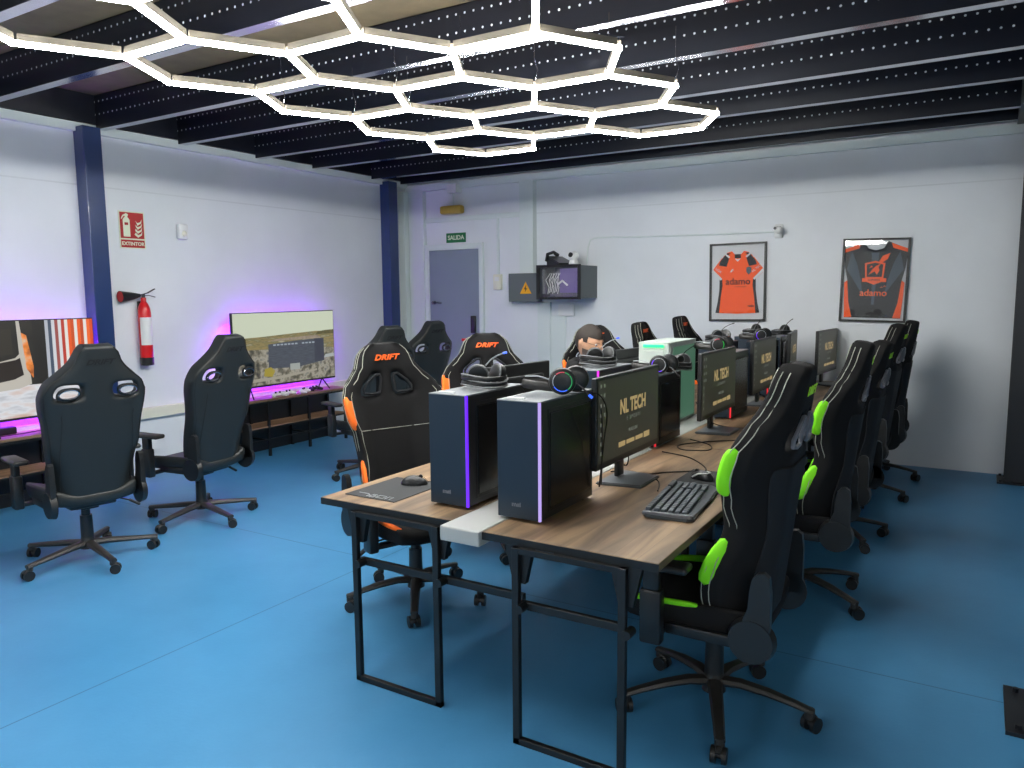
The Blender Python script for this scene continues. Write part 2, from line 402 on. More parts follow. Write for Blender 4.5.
# back-left corner pilasters, door surround, horizontal rail
def trim(n, lo, hi, m='wall_trim', bev=.004): return struct(MB().box(lo, hi, bev).build('trim_%d' % n, M[m], smooth=False))
trim(3, (LW, BW-.14, 0), (-6.20, BW, 2.86)); trim(4, (-6.19, BW-.07, 0), (-5.96, BW, 2.86))
trim(5, (-4.56, BW-.09, 1.80), (-4.38, BW, 2.86)); trim(6, (-4.36, BW-.03, 0), (-4.19, BW, 1.49))
trim(7, (-5.96, BW-.025, 2.47), (-4.56, BW, 2.53)); trim(8, (-4.19, BW-.02, 0), (-4.0, BW, 1.34))
struct(MB().box((LW, 3.75, .52), (LW+.05, 7.2, .615), .006).build('trim_9', M['cream_plastic'], smooth=False))
struct(MB().box((LW, -5, .52), (LW+.05, 3.5, .615), .006).build('trim_10', M['cream_plastic'], smooth=False))
# door
d = struct(empty('door_1', (-5.53, BW, 0)))
b = MB(); b.box((-.375, -.03, .02), (.375, -.012, 2.13), .003); struct(b.build('leaf', M['door_grey'], d, smooth=False))
b = MB(); b.box((-.43, -.05, 0), (-.375, 0, 2.20), .004); b.box((.375, -.05, 0), (.43, 0, 2.20), .004); b.box((-.375, -.05, 2.13), (.375, 0, 2.20), .004)
struct(b.build('door_frame', M['wall_trim'], d, smooth=False))
b = MB(); b.cyl((-.30, -.03, 1.49), (-.30, -.075, 1.49), .022); b.tube([(-.30, -.075, 1.49), (-.22, -.078, 1.49), (-.17, -.075, 1.485)], .009)
b.build('handle', M['chrome'], d)
b = MB(); b.box((.25, -.06, 1.12), (.32, -.03, 1.33), .01); b.build('lock_box', M['plastic'], d)
b = MB(); b.box((.12, -.07, 1.02), (.36, -.03, 1.055), .008); b.build('push_bar', M['red'], d)

# ------------------------------------------------------------------ wall things
def on_left(y, z, x=LW): return T(x, y, z) @ RZ(90) @ RX(90)        # local X -> +Y, local Y -> up, local Z -> into room (+X)
def on_back(x, z, y=BW): return T(x, y, z) @ RX(90)                 # local X -> +X, Y -> up, Z -> -Y (into room)
def rect(w, h): return [(-w/2, -h/2), (w/2, -h/2), (w/2, h/2), (-w/2, h/2)]
def local(root_m):  # root empty carrying a full matrix
    pass
def wall_root(name, m, label, cat, group=None):
    o = bpy.data.objects.new(name, None); COL.objects.link(o); o.matrix_world = m; o.empty_display_size = .1
    return tag(o, label, cat, group)

# extinguisher sign
w = wall_root('safety_sign', on_left(4.01, 2.165), 'red fire extinguisher sign reading EXTINTOR on the left wall', 'sign')
MB().prism(rect(.235, .315), .001, .006).build('board', M['sign_cream'], w, smooth=False)
b = MB(); b.prism([(-.108, -.072), (.108, -.072), (.108, .148), (-.108, .148)], .006, .007); b.prism([(-.108, -.15), (.108, -.15), (.108, -.084), (-.108, -.084)], .006, .007)
b.build('red_field', M['sign_red'], w, smooth=False)
b = MB(); b.prism([(-.082, -.058), (-.02, -.058), (-.02, .085), (-.035, .105), (-.067, .105), (-.082, .085)], .007, .0075)
b.prism([(-.062, .105), (-.04, .105), (-.03, .13), (-.05, .14), (-.085, .12), (-.098, .09), (-.09, .09), (-.075, .112), (-.062, .118)], .007, .0076)
for k in range(4):
    yy = -.05+.034*k; b.prism([(.018+.008*k, yy+.012), (.05, yy-.012), (.085, yy+.01), (.092, yy+.045), (.078, yy+.02), (.05, yy+.01), (.03, yy+.03)], .007, .0077)
b.build('pictogram', M['sign_cream'], w, smooth=False)
text('lettering', 'EXTINTOR', .042, M['sign_cream'], T(0, -.118, .0075), w, offset=.001)
b = MB(); b.prism([(-.068, .04), (-.035, .04), (-.035, .062), (-.068, .062)], .0078, .0082); b.build('label_patch', M['sign_red'], w, smooth=False)

# extinguisher
w = empty('fire_extinguisher', (LW+.07, 4.03, .995), 0, 'red fire extinguisher with black horn hanging on the left wall', 'fire extinguisher')
MB().lathe([(.02, .07), (.052, .07), (.053, .09), (.053, .46), (.048, .50), (.035, .535), (.022, .555), (.022, .59)]).build('cylinder', M['red'], w)
MB().lathe([(.04, 0), (.054, .004), (.055, .07), (.04, .072)]).build('base', M['plastic'], w)
b = MB(); b.lathe([(.0545, .18), (.0545, .42)], n=28); bm = b.bm
bmesh.ops.delete(bm, geom=[v for v in bm.verts if v.co.x < -.0], context='VERTS'); b.build('label_sticker', M['white_plastic'], w)
b = MB(); b.cyl((0, 0, .59), (0, 0, .62), .016); b.tube([(0, -.02, .615), (0, .04, .63), (0, .11, .665)], .007, flat=(2, .7)); b.tube([(0, 0, .605), (0, .05, .61), (0, .11, .595)], .006, flat=(2, .7))
b.build('valve_handle', M['dark_steel'], w)
b = MB(); b.cyl((0, -.03, .61), (.0, -.09, .605), .014, .03); b.cyl((0, -.09, .605), (0, -.21, .60), .03, .05)
b.build('horn', M['plastic'], w)
b = MB(); b.cyl((0, -.205, .60), (0, -.212, .60), .045); b.build('horn_mouth', M['red'], w)
b = MB(); b.box((-.068, -.02, .44), (-.045, .02, .56)); b.build('wall_bracket', M['black_steel'], w)

b = MB(); b.box((-.04, -.055, -.07), (.04, .055, .07), .018)
w = empty('motion_sensor', (LW+.03, 4.48, 2.18), 0, 'small white motion sensor high on the left wall', 'sensor')
o = MB().box((-.03, -.05, -.07), (.03, .05, .07), .018).build('housing', M['white_plastic'], w)
MB().sph((.022, 0, -.02), .03, sc=(.7, 1, 1)).build('lens', M['cream_plastic'], w)
b.bm.free()

# sign SALIDA
w = wall_root('exit_sign', on_back(-5.51, 2.275), 'green exit sign reading SALIDA above the grey door', 'sign')
MB().prism(rect(.29, .115), .001, .006).build('board', M['sign_green'], w, smooth=False)
text('lettering', 'SALIDA', .074, M['sign_cream'], T(0, 0, .007), w, offset=.0015)
# emergency lamp
w = empty('emergency_lamp', (-5.50, BW-.09, 2.60), 0, 'amber emergency lamp hanging above the exit sign', 'lamp')
MB().box((-.155, -.05, -.05), (.155, .05, .05), .025).build('lens_cover', M['amber'], w)
MB().cyl((.02, .0, .045), (.02, .0, .22), .009).build('stem', M['wall_trim'], w)
MB().box((-.05, -.04, .2), (.09, .088, .30), .01).build('junction_box', M['white_plastic'], w)

# wall switch + conduit
w = empty('wall_switch', (-4.90, BW, 1.73), 0, 'white wall switch box with a conduit rising from it beside the door', 'switch')
MB().box((-.055, -.045, -.09), (.055, 0, .09), .008).build('housing', M['cream_plastic'], w)
MB().box((-.03, -.052, .01), (.03, -.045, .06), .003).build('rocker', M['white_plastic'], w)
MB().box((-.014, -.02, .09), (.014, 0, .76)).build('conduit', M['wall_trim'], w, smooth=False)

# electrical panel with warning triangle
w = empty('electrical_panel', (-4.44, BW-.09, 1.66), 0, 'grey electrical box with a yellow warning triangle, left of the network cabinet', 'electrical box')
MB().box((-.21, -.10, -.16), (.18, .0, .16), .006).build('housing', M['rack_grey'], w, smooth=False)
mt = T(.02, -.101, -.01) @ RX(90)
b = MB(); b.prism([(-.075, -.06), (.075, -.06), (0, .075)], 0, .002, mt); b.build('warning_triangle', M['yellow'], w, smooth=False)
b = MB(); b.prism([(.008, .04), (-.022, -.012), (-.003, -.008), (-.01, -.045), (.02, .002), (.002, -.002)], .002, .003, mt); b.build('lightning_bolt', M['black_steel'], w, smooth=False)

# network cabinet
NX0, NX1, NZ0, NZ1, NY = -4.14, -3.62, 1.535, 1.885, BW-.43
w = empty('network_cabinet', ((NX0+NX1)/2, BW, NZ0), 0, 'grey wall-mounted network cabinet with a dark glass door', 'cabinet')
hw = (NX1-NX0)/2; H_ = NZ1-NZ0
b = MB(); t = .008
b.box((-hw, -.41, 0), (-hw+t, 0, H_)); b.box((hw-t, -.41, 0), (hw, 0, H_)); b.box((-hw+t, -.41, 0), (hw-t, 0, t)); b.box((-hw+t, -.41, H_-t), (hw-t, 0, H_)); b.box((-hw+t, -.02, t), (hw-t, 0, H_-t))
for yy in (-.38, -.28, -.18, -.05):
    for zz in (.03, H_-.03): b.cyl((hw, yy, zz), (hw+.003, yy, zz), .005, n=8)
b.build('housing', M['rack_grey'], w, smooth=False)
d = MB(); f = .028
d.box((-hw-.006, -.43, -.01), (-hw+f, -.411, H_+.01)); d.box((hw-f, -.43, -.01), (hw+.006, -.411, H_+.01)); d.box((-hw+f, -.43, -.01), (hw-f, -.411, f-.01)); d.box((-hw+f, -.43, H_+.01-f), (hw-f, -.411, H_+.01))
dr = d.build('door', M['black_steel'], w, smooth=False)
MB().box((-hw+f, -.424, f-.01), (hw-f, -.420, H_+.01-f)).build('door_glass', M['glass'], dr, smooth=False)
MB().box((0, -.39, .06), (hw-.03, -.35, H_-.03), .004).build('patch_unit', M['purple_box'], w, smooth=False)
b = MB(); b.box((-.06, -.37, .20), (.0, -.3, .30)); b.box((-hw+.03, -.36, .05), (-hw+.07, -.33, .31)); b.box((-.12, -.38, .03), (.2, -.33, .05), .003)
b.build('equipment', M['grey_plastic'], w, smooth=False)
b = MB()
for k in range(7):
    x = -.14+.02*k; b.tube([(x, -.40, .05+.01*(k % 3)), (x+.02, -.405, .12), (x+.05*(k % 3-1)*.5, -.40, .2), (x+.03, -.395, .27)], .004, n=6)
b.tube([(-.02, -.40, .15), (.04, -.405, .19), (.1, -.40, .14)], .012, n=6)
b.build('patch_cables', M['white_plastic'], w)
# outlet plate under the cabinet
w = empty('outlet_plate', (-3.985, BW-.02, 1.40), 0, 'white outlet plate under the network cabinet', 'outlet')
MB().box((-.1, -.02, -.065), (.1, 0.0, .065), .006).build('plate', M['white_plastic'], w)
# desk phone on the cabinet
w = empty('desk_phone', (-3.93, BW-.27, NZ1), 0, 'black desk telephone on top of the network cabinet', 'telephone')
b = MB(); b.prism([(-.1, 0), (.1, 0), (.1, .03), (-.1, .11)], -.12, .12, RZ(-20) @ RX(90), .008); b.build('base', M['case_metal'], w, smooth=False)
b = MB(); b.tube([(-.12, -.09, .06), (-.135, -.05, .13), (-.11, .04, .155), (-.09, .10, .12)], [.024, .018, .018, .024], n=10); b.build('handset', M['plastic'], w)
w = empty('web_camera', (-3.74, BW-.33, NZ1), 0, 'white indoor camera with a black lens on top of the network cabinet', 'camera')
MB().lathe([(.045, 0), (.055, .02), (.045, .05), (.03, .06)]).build('base', M['white_plastic'], w)
MB().sph((0, 0, .10), .052).build('ball_head', M['white_plastic'], w)
MB().cyl((-.012, -.035, .11), (-.016, -.055, .112), .026).build('lens', M['plastic'], w)
# cable along the wall + wall camera
b = MB(); b.tube([(-1.72, BW-.012, 2.16), (-2.4, BW-.012, 2.163), (-3.2, BW-.012, 2.178), (-3.62, BW-.012, 2.19), (-3.70, BW-.012, 2.17), (-3.73, BW-.012, 2.08), (-3.735, BW-.02, 1.9)], .008, n=6)
tag(b.build('wall_cable', M['wall_trim']), 'thin white cable running along the back wall to the network cabinet', 'cable')
w = empty('wall_camera', (-1.69, BW, 2.17), 0, 'white wall camera between the two framed jerseys', 'camera')
b = MB(); b.box((-.05, -.03, -.07), (.03, 0, .06), .01); b.build('mount', M['white_plastic'], w)
b = MB(); b.cyl((-.01, -.02, .01), (.01, -.13, .0), .036); b.sph((.01, -.13, 0), .036); b.build('housing', M['white_plastic'], w)
MB().cyl((-.012, -.155, .012), (-.013, -.168, .013), .014).build('lens', M['plastic'], w)

# framed jerseys ---------------------------------------------------------------
def frame_root(x0, x1, z0, z1, rot, label):
    w = wall_root('framed_jersey', on_back((x0+x1)/2, (z0+z1)/2) @ RZ(rot), label, 'framed jersey', 'framed team jerseys on the back wall')
    W, H = (x1-x0), (z1-z0); f = .018; b = MB()
    b.box((-W/2, -H/2, 0), (-W/2+f, H/2, .035)); b.box((W/2-f, -H/2, 0), (W/2, H/2, .035)); b.box((-W/2+f, -H/2, 0), (W/2-f, -H/2+f, .035)); b.box((-W/2+f, H/2-f, 0), (W/2-f, H/2, .035))
    b.build('frame', M['black_steel'], w, smooth=False)
    b = MB(); b.box((-W/2+f, -H/2+f, .002), (W/2-f, H/2-f, .006)); b.build('backing_card', M['white_card'], w, smooth=False)
    b = MB(); b.box((-W/2+f, -H/2+f, .029), (W/2-f, H/2-f, .031)); b.build('glass_pane', M['glass'], w, smooth=False)
    return w, W/2, H/2
def flat(name, polys, m, par, z0, z1):
    b = MB()
    for p in polys: b.prism(p, z0, z1)
    return b.build(name, m, par, smooth=False)
def mir(p): return [(-x, y) for x, y in p][::-1]
w, hw, hh = frame_root(-2.36, -1.805, 1.30, 2.07, .6, 'orange short-sleeved jersey reading adamo in a black frame')
j = flat('jersey_cloth', [[(-.185, -.305), (0, -.312), (.185, -.305), (.172, -.15), (.155, -.02), (.155, .06), (.165, .2), (.14, .26), (.10, .295), (.06, .305), (0, .24), (-.06, .305), (-.10, .295), (-.14, .26), (-.165, .2), (-.155, .06), (-.155, -.02), (-.172, -.15)]], M['jersey_orange'], w, .008, .016)
sl = [(.13, .25), (.16, .24), (.245, .13), (.262, .105), (.165, .02), (.13, .06)]
flat('sleeve', [sl], M['jersey_orange'], w, .008, .0155); flat('sleeve', [mir(sl)], M['jersey_orange'], w, .008, .0155)
sp = [(.152, .03), (.178, .055), (.180, -.08), (.196, -.2), (.218, -.302), (.180, -.305), (.165, -.15), (.148, -.03)]
flat('side_panel', [sp, mir(sp)], M['jersey_black'], j, .0162, .0172)
sh = [(.085, .235), (.12, .275), (.175, .21), (.185, .17), (.11, .155)]
flat('shoulder_patch', [sh, mir(sh), [(-.03, .235), (.03, .235), (.03, .275), (-.03, .275)], [(.07, .285), (.10, .29), (.13, .27), (.10, .265)], [(-.07, .285), (-.10, .265), (-.13, .27), (-.10, .29)]], M['jersey_black'], j, .0162, .0174)
cf = [(.255, .095), (.262, .105), (.165, .02), (.158, .035)]; cs = [(.075, .25), (.09, .24), (.135, .28), (.125, .29)]
flat('white_trim', [[(.245, .13), (.262, .105), (.165, .02), (.152, .035)], mir([(.245, .13), (.262, .105), (.165, .02), (.152, .035)]), cs, mir(cs), [(-.03, .235), (0, .20), (.03, .235), (0, .225)]], M['white_card'], j, .0163, .0178)
text('team_lettering', 'adamo', .092, M['jersey_black'], T(.005, .005, .0175), j, offset=.001)
text('small_lettering', 'tu vida a mejor', .018, M['jersey_black'], T(.03, -.045, .0175), j)
text('small_lettering', 'rudo', .03, M['jersey_black'], T(.135, -.235, .0180), j, offset=.001)
text('sleeve_lettering', 'LIGA', .032, M['white_card'], T(-.19, .12, .0165) @ RZ(-38), j); text('sleeve_lettering', 'NL TECH', .03, M['white_card'], T(.19, .135, .0165) @ RZ(38), j)
flat('crest', [[(.085, .10), (.11, .07), (.135, .10), (.135, .14), (.11, .15), (.085, .14)]], M['jersey_grey'], j, .0163, .0178)
flat('maker_mark', [[(-.075, .10), (-.06, .125), (-.05, .12), (-.055, .10)], [(-.055, .125), (-.045, .135), (-.04, .11)]], M['white_card'], j, .0163, .0178)

w, hw, hh = frame_root(-1.125, -.57, 1.305, 2.06, -1.2, 'sleeveless dark jersey with an orange shield crest in a black frame')
j = flat('jersey_cloth', [[(-.20, -.34), (.20, -.34), (.245, -.05), (.225, .0), (.25, .12), (.265, .28), (.13, .335), (.11, .345), (.06, .285), (0, .27), (-.06, .285), (-.11, .345), (-.13, .335), (-.265, .28), (-.25, .12), (-.225, .0), (-.245, -.05)]], M['jersey_dark'], w, .008, .016)
g1 = [(.20, .26), (.235, .10), (.16, -.02), (.09, -.13), (.11, .0), (.15, .15)]; g2 = [(.085, -.13), (.05, .24), (.012, .24), (-.02, -.2), (0, -.22)]
flat('grey_panel', [g1, mir(g1), [(-.035, .25), (.03, .25), (.02, .08), (.012, -.22), (-.012, -.22), (-.02, .08)]], M['jersey_grey'], j, .0162, .017)
op = [(.225, .0), (.25, -.02), (.245, -.15), (.235, -.34), (.17, -.34), (.205, -.2)]
flat('orange_side', [op, mir(op)], M['jersey_orange'], j, .0163, .0175)
osd = [(.125, .335), (.14, .29), (.262, .25), (.265, .28)]
flat('orange_shoulder', [osd, mir(osd)], M['jersey_orange'], j, .0163, .0175)
b = MB(); b.tube([(-.11, .345, .017), (-.07, .28, .018), (0, .258, .018), (.07, .28, .018), (.11, .345, .017)], .008, n=6, flat=(1.3, .5)); b.build('collar', M['jersey_black'], j)
flat('crest_outline', [[(-.085, .155), (-.075, .02), (-.10, .02), (-.10, -.015), (-.06, -.015), (0, -.04), (.06, -.015), (.10, -.015), (.10, .02), (.075, .02), (.085, .155), (0, .175)]], M['jersey_orange'], j, .0172, .018)
flat('crest_field', [[(-.068, .143), (-.062, .03), (.062, .03), (.068, .143), (0, .158)]], M['jersey_dark'], j, .018, .0185)
flat('crest_mark', [[(-.05, .05), (-.02, .10), (.01, .13), (.05, .15), (.03, .12), (.04, .09), (.02, .05), (.0, .08)], [(.03, .165), (.06, .22), (.12, .245), (.10, .19), (.06, .16)], [(-.045, .11), (-.03, .135), (-.015, .12)]], M['jersey_orange'], j, .0187, .0192)
text('team_lettering', 'adamo', .085, M['orange_print'], T(0, -.115, .0175), j, offset=.0008)
text('crest_lettering', 'E-SPORTS', .022, M['jersey_dark'], T(0, .003, .0182), j, offset=.0005)
flat('small_mark', [[(.05, -.07), (.065, -.055), (.08, -.07), (.065, -.063)], [(.075, -.06), (.09, -.045), (.105, -.06), (.09, -.053)]], M['orange_print'], j, .0172, .018)

# ------------------------------------------------------------------ hexagon ceiling lights
def hexlight(s, ox, oy, z, cells, label):
    root = empty('hexagon_ceiling_light', (ox, oy, z), 0, label, 'ceiling light', 'honeycomb ceiling lights')
    h = math.sqrt(3)/2; edges = set()
    off = [(-.5, -1), (.5, -1), (1, 0), (.5, 1), (-.5, 1), (-1, 0)]
    key = lambda x, y: (round(x*2), round(y))
    for c, r in cells:
        cx = 1.5*c; cy = 2*r+(c % 2)     # in units of h
        ks = [key(cx+a, cy+b) for a, b in off]
        for a, b in zip(ks, ks[1:]+ks[:1]): edges.add((min(a, b), max(a, b)))
    P = lambda k: V((k[0]/2*s, k[1]*h*s, 0))
    base = {}
    for a, b in sorted(edges):
        A, B = P(a), P(b); d = (B-A); ang = math.degrees(math.atan2(d.y, d.x)); L = d.length-.03
        kk = round(ang) % 180
        if kk not in base:
            bar = MB(); bar.box((-L/2, -.0125, 0), (L/2, .0125, .02), .006); o = bar.build('light_tube', M['tube'], root)
            hs = MB(); hs.box((-L/2, -.014, .02), (L/2, .014, .050)); hs.build('housing', M['tube_housing'], o, smooth=False)
            base[kk] = o
        else: o = copy_tree(base[kk], root)
        o.location = (A+B)/2; o.rotation_euler = (0, 0, math.radians(ang))
    jc = None
    for k in sorted({k for e_ in edges for k in e_}):
        p = P(k)
        if jc is None: b = MB(); b.cyl((0, 0, .002), (0, 0, .020), .018, n=6); jc = o = b.build('joint_connector', M['tube'], root)
        else: o = copy_tree(jc, root)
        o.location = p
    b = MB()
    i = 0
    for k in sorted({k for e_ in edges for k in e_}):
        i += 1
        if i % 3: continue
        p = P(k); b.tube([(p.x, p.y, .04), (p.x+.02, p.y, .10), (p.x, p.y, .16)], .0025, n=5); b.tube([(p.x, p.y, .15), (p.x, p.y, 2.96-z)], .0012, n=4)
    b.build('hanging_wires', M['flange'], root)
    return root
cells = [(0, 0), (0, 1), (0, 2), (0, 3), (0, 4), (1, -1), (1, 0), (1, 1), (1, 2), (1, 3), (2, 0), (2, 1), (2, 2), (2, 3), (2, 4)]
HS, HOX, HOY, HZ = .424, -3.124, 1.784, 2.65
hexlight(HS, HOX, HOY, HZ, cells, 'honeycomb of white light tubes hanging over the desks')
hexlight(HS, -3.6, -3.7, HZ, [(0, 0), (0, 1), (0, 2), (1, -1), (1, 0), (1, 1), (2, 0), (2, 1)], 'honeycomb of white light tubes hanging over the left half of the front of the room')
hexlight(HS, 1.5, -2.6, HZ, [(0, 0), (0, 1), (1, -1), (1, 0), (1, 1), (2, 0), (2, 1)], 'added fill light out of view, a small honeycomb of white tubes toward the right wall')  # added unseen fixture, brightens the lower right of the back wall

# ------------------------------------------------------------------ chairs
PROF_RACE = [(0, .20), (.10, .235), (.22, .25), (.36, .225), (.48, .250), (.58, .285), (.68, .292), (.75, .262), (.81, .205), (.86, .170), (.91, .154), (.95, .136), (.98, .10), (1, .055)]
PROF_BLACK = [(0, .205), (.2, .225), (.37, .25), (.49, .26), (.6, .278), (.69, .283), (.75, .262), (.80, .215), (.85, .155), (.90, .125), (.96, .105), (1, .070)]
PROF_BLACK = [(v, w*1.13) for v, w in PROF_BLACK]
WING = [(0, .14), (.14, .16), (.25, .145), (.38, .09), (.48, .12), (.58, .13), (.68, .115), (.76, .075), (.84, .045), (.9, .03), (1, .02)]
BH = .93
def back_fns(prof, wing_scale, race, inset=0, thick=.075):
    def shape(u, v):
        w = interp(prof, v)-inset; a = abs(u); s = max(0, (a-.50)/.50); s = s*s*(1.6-.6*s)
        wg = interp(WING, v)*wing_scale
        x = u*w*(1-.10*s) if not race else u*w*(.86+.14*s) if v < .8 else u*w*(1-(1-s)*.14*(1-(v-.8)/.2)); bow = .03*math.sin(PI*min(1, v*1.1))
        return x, wg*s, bow
    def F(u, v):
        x, y, bow = shape(u, v); t = thick*(.5 if v < .75 else .6)
        head = .018*math.exp(-((v-.9)/.07)**2)*(1-u*u)
        return V((x, y+t+bow*.2+head, v*BH))
    def B(u, v):
        x, y, bow = shape(u, v); t = thick*(.5 if v < .75 else .5)
        return V((x, y*.92-t+bow*.1, v*BH))
    return F, B
def make_chair(kind):
    race = kind != 'black'
    acc = {'orange': M['orange_fabric'], 'green': M['green_fabric']}.get(kind)
    body = M['black_fabric'] if race else M['black_leather']
    root = empty('gaming_chair')
    # star base
    BR = .348 if race else .370
    b = MB()
    b.cyl((0, 0, .075), (0, 0, .145), .045, .036, 20)
    for k in range(5):
        a = math.radians(72*k+18); d = V((math.cos(a), math.sin(a), 0))
        pts = [d*.03+V((0, 0, .115)), d*.10+V((0, 0, .122)), d*.20+V((0, 0, .112)), d*.29+V((0, 0, .095)), d*.36+V((0, 0, .078))] if race else [d*.03+V((0, 0, .105)), d*.12+V((0, 0, .102)), d*.22+V((0, 0, .093)), d*.30+V((0, 0, .086)), d*.385+V((0, 0, .078))]
        b.tube(pts, [.030, .027, .024, .021, .019], n=8, flat=(1.0, .62 if race else .75)); b.cyl(d*BR+V((0, 0, .052)), d*BR+V((0, 0, .088)), .018, n=12)
    b.build('base', M['satin'], root)
    for k in range(5):
        a = math.radians(72*k+18); c = V((math.cos(a), math.sin(a), 0))*BR; ca = a+1.9+k*1.3
        m0 = T(c.x, c.y, 0) @ Matrix.Rotation(ca, 4, 'Z')
        b = MB(); b.cyl((-.027, .012, .029), (-.010, .012, .029), .029, n=18); b.cyl((.010, .012, .029), (.027, .012, .029), .029, n=18)
        b.cyl((-.012, .012, .029), (.012, .012, .029), .012, n=8)
        b.tube([(0, -.006, .058), (0, .004, .062), (0, .022, .058), (0, .034, .045)], .013, n=8, flat=(.9, .5)); b.cyl((0, 0, .048), (0, 0, .06), .012)
        b.xf(m0); b.build('caster', M['plastic'], root)
    b = MB(); b.cyl((0, 0, .14), (0, 0, .28), .036, .034, 20); b.cyl((0, 0, .28), (0, 0, .40), .025, n=16); b.build('gas_lift', M['plastic'], root)
    b = MB(); b.box((-.13, -.15, .355), (.13, .13, .40), .012); b.box((-.05, -.09, .33), (.05, .08, .36), .01); b.cyl((-.045, 0, .325), (-.045, .0, .345), .03)
    b.build('mechanism', M['plastic'], root)
    b = MB(); b.tube([(.10, -.02, .36), (.19, -.03, .35), (.25, -.04, .325)], .005, n=6); b.tube([(.245, -.04, .328), (.30, -.045, .29)], .013, n=8, flat=(1.2, .7)); b.build('tilt_lever', M['plastic'], root)
    # seat
    U = [-1, -.93, -.78, -.62, -.42, -.2, 0, .2, .42, .62, .78, .93, 1]; Vv = [0, .05, .2, .4, .6, .8, .93, 1]
    def sw(v): return interp([(0, .225), (.3, .25), (.7, .265), (1, .235)], v)
    def SF(u, v):
        a = abs(u); s = max(0, (a-.5)/.5); s = s*s*(3-2*s)
        return V((u*sw(v), -.23+.52*v, .455+.045*s*(1-.3*v)+.012*math.sin(PI*v)-(.03 if v > .95 else 0)))
    def SB(u, v):
        a = abs(u); s = max(0, (a-.5)/.5)
        return V((u*sw(v)*.96, -.22+.495*v, .385+.02*s))
    shell(SF, SB, U, Vv).build('seat', body, root, sub=1)
    if race:
        for sgn in (-1, 1):
            rng = (10, 11) if sgn > 0 else (0, 1)
            sb = shell(lambda u, v: SF(u, v)+V((sgn*.006, 0, .006)), lambda u, v: SF(u, v)+V((-sgn*.01, 0, -.03)), U, Vv, only=lambda i, j: i in rng and 3 <= j <= 5)
            sb.build('seat_bolster', acc, root, sub=1)
    # backrest
    mb_ = T(0, -.175, .42) @ RX({'green': 7, 'orange': 11, 'black': 12}[kind])
    F, B = back_fns(PROF_RACE if race else PROF_BLACK, 1. if race else .5, race)
    U = [-1, -.94, -.80, -.64, -.50, -.34, -.18, 0, .18, .34, .50, .64, .80, .94, 1] if race else [-1, -.94, -.86, -.75, -.50, -.27, -.13, 0, .13, .27, .50, .75, .86, .94, 1]
    if race:
        Vv = [0, .03, .08, .14, .24, .36, .44, .50, .57, .64, .70, .765, .815, .86, .90, .94, .975, 1]
        hole = lambda i, j: (j == 10 and i in (3, 4, 5, 8, 9, 10)) or (j == 11 and i in (4, 5, 8, 9))
    else:
        Vv = [0, .03, .10, .18, .26, .34, .42, .50, .58, .64, .668, .758, .79, .82, .86, .90, .94, .975, 1]
        hole = lambda i, j: j == 10 and i in (3, 4, 9, 10)
    s = shell(F, B, U, Vv, skip=hole); s.xf(mb_); s.build('backrest', body, root, sub=2)
    # frames lining the openings
    def ring(q, r, m):
        b = MB()
        for fn, sg in (((B, -1),) if kind == 'green' else ((F, 1),)):
            pts = [mb_ @ (fn(q*u, v)+V((0, sg*.001, 0))) for u, v in ((.22, .706), (.40, .704), (.58, .710), (.61, .735), (.55, .765), (.45, .797), (.36, .810), (.24, .810), (.195, .79), (.19, .75), (.19, .725))]
            b.tube(pts, r, n=6, closed=True)
        b.build('opening_frame', m, root)
    if race:
        for q in (-1, 1):
            ring(q, .008, M['grey_plastic'] if kind == 'green' else M['black_mesh'])
    else:
        for q in (-1, 1):
            b = MB()
            for fn, sg in ((B, -1),):
                pts = []
                for k in range(16):
                    a = 2*PI*k/16; c, s_ = math.cos(a), math.sin(a); ex = .7
                    pts.append(mb_ @ (fn(q*(.51+.18*abs(c)**ex*(1 if c > 0 else -1)), .7125+.032*abs(s_)**ex*(1 if s_ > 0 else -1))+V((0, sg*.003, 0))))
                b.tube(pts, .008, n=6, closed=True)
            b.build('opening_frame', M['plastic'], root)
            b = MB(); pts = []
            for k in range(16):
                a = 2*PI*k/16; pts.append(mb_ @ (B(q*(.51+.165*math.cos(a)), .7125+.0285*math.sin(a))+V((0, -.010, 0))))
            b.tube(pts, .004, n=5, closed=True); b.build('opening_ring', M['chrome'], root)
    # seam lines along both edges of front and back, plus waist seam
    b = MB()
    us = (-.90, .90) if race else (-.92, .92)
    for u in us:
        if not race: pts = [mb_ @ (B(u, .02+.97*k/30)+V((0, -.003, 0))) for k in range(31)]; b.tube(pts, .0022, n=4)
        if race: pts = [mb_ @ (F(u, .02+.96*k/30)+V((0, .002, 0))) for k in range(31)]; b.tube(pts, .0022, n=4)
    if race:
        pts = [mb_ @ (F(-.9+1.8*k/16, .50)+V((0, .001, 0))) for k in range(17)]; b.tube(pts, .0018, n=4)
        for u in (-1.0, 1.0):
            for fr in (.42, .72):
                pts = [mb_ @ ((F(u, .03+.94*k/30)*fr+B(u, .03+.94*k/30)*(1-fr))+V((u*.0015, 0, 0))) for k in range(31)]; b.tube(pts, .0018, n=4)
    else:
        for q in (-1, 1):
            pts = [mb_ @ (B(q*(.62+.22*(k/10)), .58-.5*k/10)+V((0, -.002, 0))) for k in range(11)]; b.tube(pts, .002, n=4)
    b.build('seam_piping', M['seam'] if race else M['dark_seam'], root)
